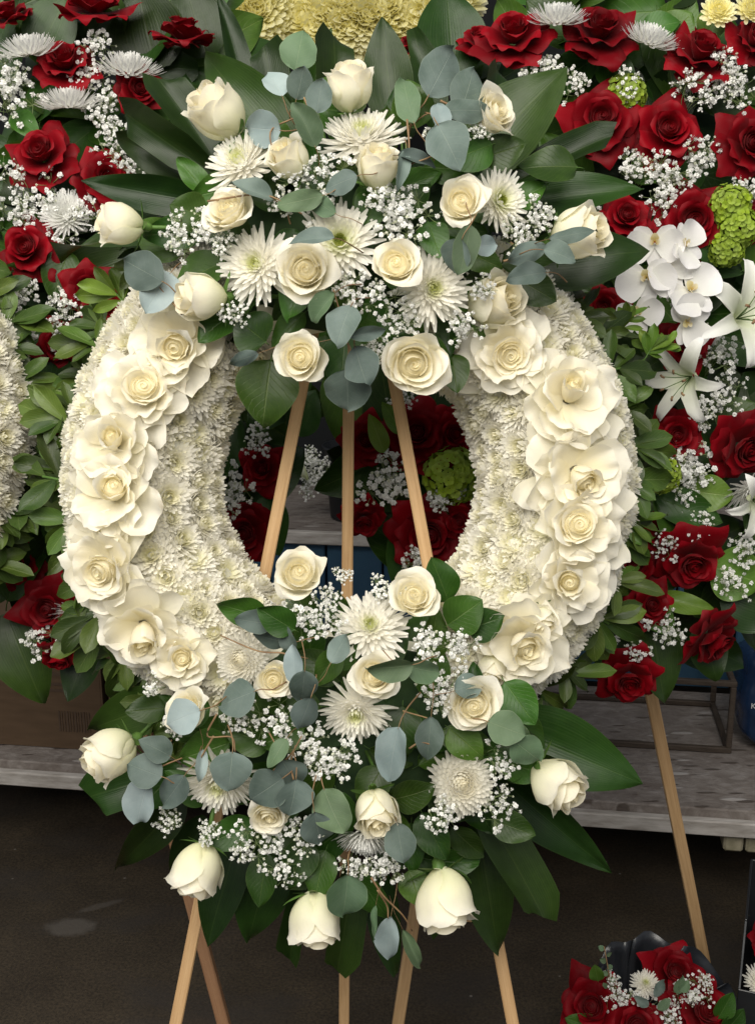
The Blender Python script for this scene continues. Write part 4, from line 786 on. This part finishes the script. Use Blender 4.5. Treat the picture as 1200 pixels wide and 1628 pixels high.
# ================================================================== RED ROSE SPRAYS BEHIND
def spray(rootobj, roses, mums, breaths, leaves, fill, hbase):
    for x0, y0, x1, y1, n_, hh in fill:
        for i in range(n_):
            x = rg.uniform(x0, x1); y = rg.uniform(y0, y1); L = rg.uniform(95, 150); a = rg.uniform(0, 6.28); h = hh + wob(rg, .03)
            put_leaf(rootobj, 'salal' if rg.random() < .7 else 'aspid', x, y, x + L * math.cos(a), y - L * math.sin(a), L * rg.uniform(.5, .7), h, h + wob(rg, .04), wob(rg, .5))
    for x0, y0, x1, y1, wd_, h, kd in leaves: put_leaf(rootobj, kd, x0, y0, x1, y1, wd_, hbase + h, hbase + h + .02, wob(rg, .3))
    for x, y, wp, n_, *h in roses: put_rose(rootobj, PR_RED, x, y, wp * .84, n_, hbase + .04 + (h[0] if h else 0))
    for kd, x, y, wp, n_ in mums: put(rootobj, rg.choice(PR_MUM[kd]), 'chrysanthemum', x, y, wp, n_, hbase + .05)
    for x, y, wp, *h in breaths: put(rootobj, rg.choice(PR_BR), 'babys_breath', x, y, wp, (wob(rg, .5), wob(rg, .5) + .2, .8), hbase + .045 + (h[0] if h else 0))
ls = root('flower_spray', P(120, 700, -.22), 'red rose and white chrysanthemum spray behind the wreath at upper left', 'flower spray', 'red rose sprays')
spray(ls, [(15, 20, 78, (-.2, .7, .5)), (150, 4, 120, (0, .8, .4)), (292, 50, 105, (.1, .85, .35)), (105, 98, 105, (-.1, .45, .8)), (222, 140, 80, (.3, -.2, .8)), (66, 245, 116, (-.1, .35, .9)), (170, 288, 110, (.4, .1, .8)), (45, 396, 104, (-.1, .1, 1)), (140, 458, 90, (.2, -.1, 1)), (172, 490, 70, (.3, -.3, .8)), (95, 545, 80, (0, 0, 1), -.04), (78, 968, 110, (0, -.1, 1)), (95, 1045, 76, (0, -.8, .5)), (110, 690, 80, (0, 0, 1), -.06), (30, 900, 80, (0, 0, 1), -.06)],
      [('flat', 45, 68, 100, (-.1, .85, .35)), ('flat', 205, 98, 102, (.1, .82, .4)), ('flat', 110, 152, 100, (0, .85, .3)), ('flat', 105, 335, 80, (.1, .3, .8)), ('flat', 120, 985, 70, (.1, -.5, .6))],
      [(30, 150, 120), (10, 110, 90), (150, 80, 90), (165, 208, 100), (60, 325, 110), (130, 320, 110), (20, 330, 90), (95, 480, 90), (105, 530, 80), (190, 255, 80), (140, 120, 80), (95, 350, 100), (30, 470, 80), (160, 165, 80), (15, 270, 80), (60, 1005, 90), (105, 1000, 60), (30, 520, 80), (205, 300, 70)],
      [(250, 110, 215, -30, 120, -.02, 'aspid'), (330, 90, 290, -40, 90, -.02, 'aspid'), (60, 90, 110, -20, 80, -.01, 'aspid'), (20, 180, 60, 215, 40, .02, 'salal'), (110, 400, 80, 470, 60, .02, 'salal'), (10, 975, 62, 1118, 92, .0, 'aspid'), (150, 1010, 105, 1115, 66, .0, 'aspid'), (160, 60, 180, -20, 80, -.03, 'aspid')],
      [(0, 0, 330, 240, 34, -.26), (0, 240, 260, 520, 34, -.26), (0, 520, 240, 1010, 62, -.27)], -.22)
foam('foam_block', ls, 110, 560, -.33, .17, .42, .05)
tb = root('flower_spray', P(1000, 900, -.22), 'red rose spray with white orchids, lilies and green blooms behind the wreath at right', 'flower spray', 'red rose sprays')
spray(tb, [(815, 55, 122, (-.1, .5, .8)), (955, 48, 124, (0, .55, .8)), (1112, 82, 122, (.2, .5, .8)), (955, 192, 128, (-.1, .1, 1)), (1060, 208, 124, (.0, .05, 1)), (1190, 228, 112, (.2, -.1, .9)), (1198, 62, 90, (.3, .3, .8)), (995, 345, 92, (0, .2, 1)), (1102, 352, 128, (-.1, -.1, 1)), (958, 490, 80, (-.2, 0, 1)), (1088, 548, 88, (0, .1, 1)), (1075, 692, 92, (-.1, -.1, 1)), (1182, 712, 120, (.3, -.3, .8)), (1100, 892, 118, (.0, -.5, .8)), (1035, 962, 78, (0, 0, 1)), (1135, 1018, 112, (.5, -.55, .5)), (1000, 1080, 104, (-.1, -.5, .8)), (1197, 350, 70, (.3, 0, 1)), (1010, 900, 80, (-.2, 0, 1), -.03), (1040, 850, 70, (-.2, 0, 1), -.03), (760, 60, 70, (0, .5, .8), -.04), (652, 72, 60, (0, .7, .5), -.05),
           (418, 745, 84, (-.2, .1, .9), -.12), (392, 846, 104, (-.2, -.2, .9), -.12), (582, 700, 88, (0, .1, .9), -.12), (660, 690, 128, (.1, .1, .9), -.12), (578, 828, 76, (.1, -.6, .7), -.12), (682, 850, 130, (0, -.2, .9), -.12), (720, 690, 90, (.2, 0, .9), -.12), (728, 830, 80, (0, 0, 1), -.12)],
      [('flat', 885, 18, 98, (0, .8, .4)), ('flat', 1037, 52, 94, (.25, .75, .45)), ('small_yellow', 1142, 14, 52, (0, .2, 1)), ('small_yellow', 1195, 10, 50, (.1, .2, 1)), ('flat', 960, 1018, 66, (.3, -.5, .6)), ('flat', 1198, 790, 80, (.1, -.6, .6))],
      [(870, 112, 90), (910, 130, 70), (1000, 135, 70), (1110, 135, 100), (1165, 95, 90), (1150, 140, 80), (1110, 240, 90), (1010, 262, 90), (1060, 285, 100), (930, 322, 70), (1055, 310, 90), (1105, 525, 80), (1150, 565, 90), (1110, 730, 110), (1080, 715, 80), (1180, 868, 80), (1055, 1000, 80), (1015, 1030, 70), (1120, 650, 80), (1180, 140, 80), (1080, 460, 70), (1150, 620, 80), (1090, 780, 80), (1170, 920, 80), (1060, 870, 60), (1110, 830, 70), (1190, 300, 80), (1130, 445, 60),
       (375, 790, 110, -.08), (620, 768, 120, -.10), (705, 795, 80, -.10), (655, 895, 70, -.1), (410, 700, 70, -.1), (640, 640, 60, -.1)],
      [(720, 120, 712, -30, 110, -.02, 'aspid'), (1090, 860, 1050, 770, 70, .02, 'salal'), (1040, 790, 1150, 830, 60, .03, 'salal'), (1130, 900, 1215, 930, 90, .02, 'lime'), (1100, 780, 1165, 790, 60, .03, 'lime'), (1030, 980, 1060, 1120, 80, .0, 'aspid'), (1110, 1000, 1145, 1080, 60, .0, 'aspid'), (1040, 950, 1140, 970, 36, .02, 'lime'), (1020, 950, 1070, 1010, 50, .02, 'salal'), (1120, 420, 1145, 380, 50, .03, 'salal'), (1040, 400, 1190, 430, 60, 0, 'salal'), (1000, 280, 1080, 250, 60, .01, 'salal'), (950, 100, 1010, 130, 60, 0, 'salal'), (1060, 60, 1100, 20, 60, .0, 'lime'), (1020, 50, 1080, 30, 50, .01, 'salal'), (1180, 430, 1230, 400, 80, .01, 'salal'), (1140, 680, 1200, 640, 70, .01, 'salal'), (1120, 60, 1150, 0, 50, .0, 'lime'), (1150, 940, 1260, 980, 100, .0, 'aspid'), (425, 790, 435, 880, 60, -.1, 'aspid'), (640, 690, 610, 640, 30, -.06, 'lime'), (610, 720, 590, 660, 30, -.06, 'lime'), (660, 830, 640, 950, 80, -.13, 'aspid'), (430, 650, 400, 560, 60, -.1, 'salal'), (470, 690, 500, 620, 60, -.14, 'aspid')],
      [(740, 0, 1200, 300, 52, -.28), (900, 300, 1200, 600, 40, -.28), (940, 600, 1200, 900, 38, -.28), (960, 880, 1110, 1010, 12, -.28), (620, 620, 740, 780, 16, -.40), (330, 640, 385, 800, 12, -.40), (660, 780, 760, 930, 12, -.40), (360, 560, 540, 620, 12, -.40)], -.22)
foam('foam_block', tb, 1050, 480, -.34, .20, .34, .05)
foam('foam_block', tb, 640, 640, -.42, .13, .08, .03)
for x, y, wp, n_, rl in ((1040, 385, 84, (-.2, -.3, .9), 0), (1088, 390, 78, (.5, .1, .8), 1.2), (1027, 442, 88, (-.3, -.35, .9), .1), (1012, 498, 74, (-.1, -.3, .9), .3), (1098, 462, 92, (.2, .1, .9), .8), (1092, 510, 84, (.3, -.3, .9), 2.0), (1062, 432, 76, (.1, .2, .9), .5)):
    put(tb, rg.choice(PR_ORC), 'orchid', x, y, wp * 1.12, n_, -.10 + wob(rg, .012), rl)
for x, y, wp, n_, rl in ((1188, 500, 178, (.25, .05, .8), .5), (1085, 605, 150, (-.55, -.25, .5), .9), (1208, 800, 130, (.3, -.3, .8), .2)):
    put(tb, rg.choice(PR_LILY), 'lily', x, y, wp, n_, -.12, rl)
for x, y, wp, h in ((1160, 326, 64, -.17), (1174, 362, 62, -.165), (1154, 396, 56, -.175), (992, 152, 66, -.2), (716, 755, 88, -.30), (1052, 755, 56, -.13)): put(tb, rg.choice(PR_HYD), 'hydrangea', x, y, wp, (wob(rg, .4), wob(rg, .4), .8), h)
for i, (x, y, d, s_) in enumerate(((1022, 575, (.3, .6, .3), .55), (1040, 560, (.6, .4, .2), .5), (985, 530, (.3, .8, .3), .6))): sprig(tb, P(x, y, -.06), D(*d), s_, D(0, .4, .9), 700 + i, True, 8)

# ================================================================== YELLOW MUMS AND THE BUCKETS ON THE SHELF
M_BUCK = simple('dark_plastic_bucket', (.012, .014, .016), (.022, .024, .028), 10, .45)
def bucket(x, y, z, r, h, label):
    g = G(); prof = [(.0, .002), (r * .78, .002), (r * .8, .004), (r, h), (r * 1.05, h), (r * 1.05, h - .008), (r * .96, h - .003), (r * .78, .01), (.0, .01)]; n = 28; V = [(B(x, y, z) + np.array([q * math.cos(6.2832 * i / n), q * math.sin(6.2832 * i / n), zz])) for q, zz in prof for i in range(n)]
    g.add(V, [(j * n + i, j * n + (i + 1) % n, (j + 1) * n + (i + 1) % n, (j + 1) * n + i) for j in range(len(prof) - 1) for i in range(n)]); o = mk('bucket', g.mesh('bucket', [M_BUCK])); return tag(o, label, 'bucket', 'buckets on the shelf')
bucket(-.17, .78, .634, .085, .20, 'small dark bucket holding the calla bouquet, seen through the wreath')
bucket(-.05, .95, .634, .14, .36, 'dark bucket holding the yellow chrysanthemums, behind the wreath')
cb = root('calla_bouquet', B(-.17, .78, .70), 'round posy of tiny white flowers with one calla, seen through the wreath', 'bouquet')
hb = DW - 2.78
def hh(px, py, y_w):      # height over wreath plane for a pixel at world depth y
    r = AF + AX * (px - 600) / FPX + AU * (814 - py) / FPX; return DW - y_w / r[1]
YB = B(-.17, .78, 0)[1]
for i in range(9):
    a = i * 2.4; r = 36 * math.sqrt((i + .3) / 9); x, y = 502 + r * math.cos(a), 750 + r * math.sin(a); put(cb, PR_BR[i % 8], 'babys_breath', x, y, 46, (wob(rg, .6), .3 + wob(rg, .5), .8), hh(x, y, YB - .05))
g = G(); petal(g, .075, .10, R_(8), R_(50), 0, 1.3, .004, 0, True, tipc=R_(60), e=.35, pt=.2, spiral=.004, c0=(.55, .62, .3), c1=(.88, .87, .80), nu=14, nv=12); mk('calla', g.mesh('calla', [M_PURE]), frame(P(489, 762, hh(489, 762, YB - .09)), D(-.3, .5, .7), .5, .9), cb)
g = G(); tube(g, [P(502, 760, hh(502, 760, YB)), B(-.17, .78, .69)], .018, 8); mk('stem_bundle', g.mesh('stem_bundle', [M_STEM]), None, cb)
ym = root('chrysanthemum_bunch', B(-.05, .95, .70), 'bunch of pale yellow chrysanthemums at the top, above the wreath', 'flower bunch')
YY = B(-.05, .95, 0)[1] - .25
def yel(cx, cy, rx, ry, n_):
    for i in range(n_):
        r = math.sqrt((i + .5) / n_); a = i * 2.39996; x = cx + rx * r * math.cos(a); y = cy + ry * r * math.sin(a)
        put(ym, PR_MUM['small_yellow'][i % 2], 'chrysanthemum', x, y, rg.uniform(80, 98), (math.cos(a) * r * .8, -math.sin(a) * r * .8, .9), hh(x, y, YY) + .06 * (1 - r * r))
yel(395, 15, 58, 60, 14); yel(570, 25, 100, 62, 24); yel(360, 60, 25, 30, 3); yel(690, 10, 60, 50, 7)
for i in range(16):
    x = rg.uniform(390, 640); g = G(); p0 = P(x, 40, hh(x, 40, YY + .03)); p1 = B(-.05 + wob(rg, .08), .95 + wob(rg, .08), .70); tube(g, [p0, (p0 * .6 + p1 * .4) + np.array([wob(rg, .03), 0, 0]), p1], .0035, 5); mk('stem', g.mesh('stem', [M_STEM]), None, ym)
for i in range(14):      # leafy stems between the heads
    x = rg.uniform(425, 480); y = rg.uniform(40, 110); h = hh(x, y, YY + .02); put_leaf(ym, 'salal', x, y + 20, x + rg.uniform(10, 50), y - 30, 14, h, h, wob(rg, .8))

# ================================================================== BOUQUET AND BOX ON THE FLOOR, bottom right
M_PAPER = simple('black_wrapping_film', (.016, .018, .022), (.03, .033, .04), 6, .28, bump=.3, spec=.5)
YQ = 1.62
bq = root('wrapped_bouquet', np.array([.40, YQ, 0]), 'red rose bouquet in black wrapping on the floor at lower right', 'bouquet')
def sheet(px_pts, ydep, th=.0012):
    pts = [P(x, y, hh(x, y, yd)) for (x, y), yd in zip(px_pts, ydep)]; return pts
base = np.array([.42, YQ + .02, .006])
for (x0, y0, x1, y1, yd) in ((1005, 1490, 1085, 1520, .10), (1085, 1500, 1165, 1590, .08), (950, 1530, 1010, 1500, .10), (880, 1640, 960, 1540, .06), (1150, 1560, 1185, 1640, .04)):
    g = G(); a = P(x0, y0, hh(x0, y0, YQ + yd)); b_ = P(x1, y1, hh(x1, y1, YQ + yd)); nu, nv = 8, 8; V = []; UVs = []
    for j in range(nv + 1):
        for i in range(nu + 1):
            u, v = i / nu, j / nv; rim = a * (1 - u) + b_ * u + AU * .02 * math.sin(math.pi * u); p = base * (1 - v) + rim * v; p = p + np.array([0, .03 * math.sin(math.pi * v) + .008 * math.sin(9 * u + 5 * v), 0]) * (1 if v > 0 else 0)
            V.append(p); UVs.append((u, v))
    g.add(V, gridf(nu, nv), UVs); o = mk('wrapping_sheet', g.mesh('wrapping_sheet', [M_PAPER]), None, bq); sm = o.modifiers.new('thickness', 'SOLIDIFY'); sm.thickness = .0012
for x, y, wp, n_, dy in ((942, 1600, 96, (-.35, .3, .8), 0), (1072, 1548, 84, (.1, .6, .8), .05), (1010, 1632, 90, (0, .4, .9), -.02), (1115, 1606, 96, (.3, .4, .8), 0)): put_rose(bq, PR_RED, x, y, wp, n_, hh(x, y, YQ + dy))
put(bq, PR_MUM['spider'][1], 'chrysanthemum', 1026, 1562, 46, (0, .7, .6), hh(1026, 1560, YQ + .02))
for i, (x, y, wp) in enumerate(((985, 1580, 70), (980, 1612, 60), (1010, 1598, 60), (1060, 1602, 70), (1090, 1580, 60), (1105, 1572, 60), (1075, 1625, 60), (975, 1556, 40), (1125, 1560, 40), (1045, 1620, 60))): put(bq, PR_BR[i % 8], 'babys_breath', x, y, wp, (wob(rg, .4), .5, .8), hh(x, y, YQ))
for x0, y0, x1, y1, wd_, kd in ((1140, 1620, 1165, 1580, 34, 'salal'), (950, 1560, 945, 1535, 24, 'salal'), (960, 1640, 900, 1620, 40, 'salal'), (1075, 1580, 1085, 1555, 18, 'eucg'), (1080, 1575, 1095, 1562, 16, 'eucg'), (1040, 1585, 1055, 1560, 16, 'euc'), (1030, 1600, 1010, 1585, 16, 'euc'), (1045, 1605, 1065, 1590, 16, 'eucg'), (1150, 1640, 1185, 1610, 40, 'salal')): put_leaf(bq, kd, x0, y0, x1, y1, wd_, hh(x0, y0, YQ - .02), hh(x1, y1, YQ - .02), wob(rg, .4))
for i in range(7):
    x, y = 969 - i * 1.2 + wob(rg, 3), 1570 - i * 10; sgn = 1 if i % 2 else -1; put_leaf(bq, 'eucg', x, y, x + sgn * 9, y - 5, 9, hh(x, y, YQ), None, wob(rg, .6))
g = G(); tube(g, [P(972, 1580, hh(972, 1580, YQ)), P(966, 1540, hh(966, 1540, YQ)), P(960, 1505, hh(960, 1505, YQ))], .001, 5); mk('twig', g.mesh('twig', [M_TWIG]), None, bq)
YX = 1.66
cor = P(1170, 1600, hh(1170, 1600, YX)); zt = P(1170, 1464, hh(1170, 1464, YX))[2]; BXA = math.atan2(cor[0], cor[1])   # box turned so its left side runs along the line of sight
RB = np.array([[math.cos(-BXA), -math.sin(-BXA), 0], [math.sin(-BXA), math.cos(-BXA), 0], [0, 0, 1]])
def Q(x, y, z): return np.array([cor[0], cor[1], 0]) + RB @ np.array([x, y, z])
bx = root('flower_box', Q(.11, .1, 0), 'black box of red roses cut off by the lower right corner', 'flower box')
M_BBOX = simple('black_box_card', (.010, .011, .013), (.018, .019, .022), 8, .35, bump=.1, spec=.5); M_RIM = simple('worn_box_edge', (.10, .105, .11), (.18, .185, .19), 20, .3)
part('front_panel', [M_BBOX], bx, lambda g: box(g, Q(.11, 0, zt * .28), (.22, .004, zt * .56), RB, bev=.001))
for xx in (.002, .218): part('side_panel', [M_BBOX], bx, lambda g: box(g, Q(xx, .104, zt / 2 + .001), (.004, .196, zt - .004), RB, bev=.001))
part('back_panel', [M_BBOX], bx, lambda g: box(g, Q(.11, .206, zt / 2), (.22, .004, zt - .008), RB, bev=.001))
part('rim', [M_RIM], bx, lambda g: box(g, Q(.002, .004, zt / 2), (.0028, .003, zt - .008), RB))
for x, y, wp, dy in ((1224, 1492, 54, .09), (1275, 1494, 60, .11), (1245, 1476, 56, .16)): put_rose(bx, PR_RED, x, y, wp, (.1, .6, .7), hh(x, y, YX + dy))
put(bx, PR_MUM['daisy'][0], 'chrysanthemum', 1212, 1562, 56, (0, .6, .8), hh(1212, 1562, YX + .05))
print('objects', len(bpy.data.objects), 'tris', sum(len(m.polygons) for m in bpy.data.meshes) * 2)
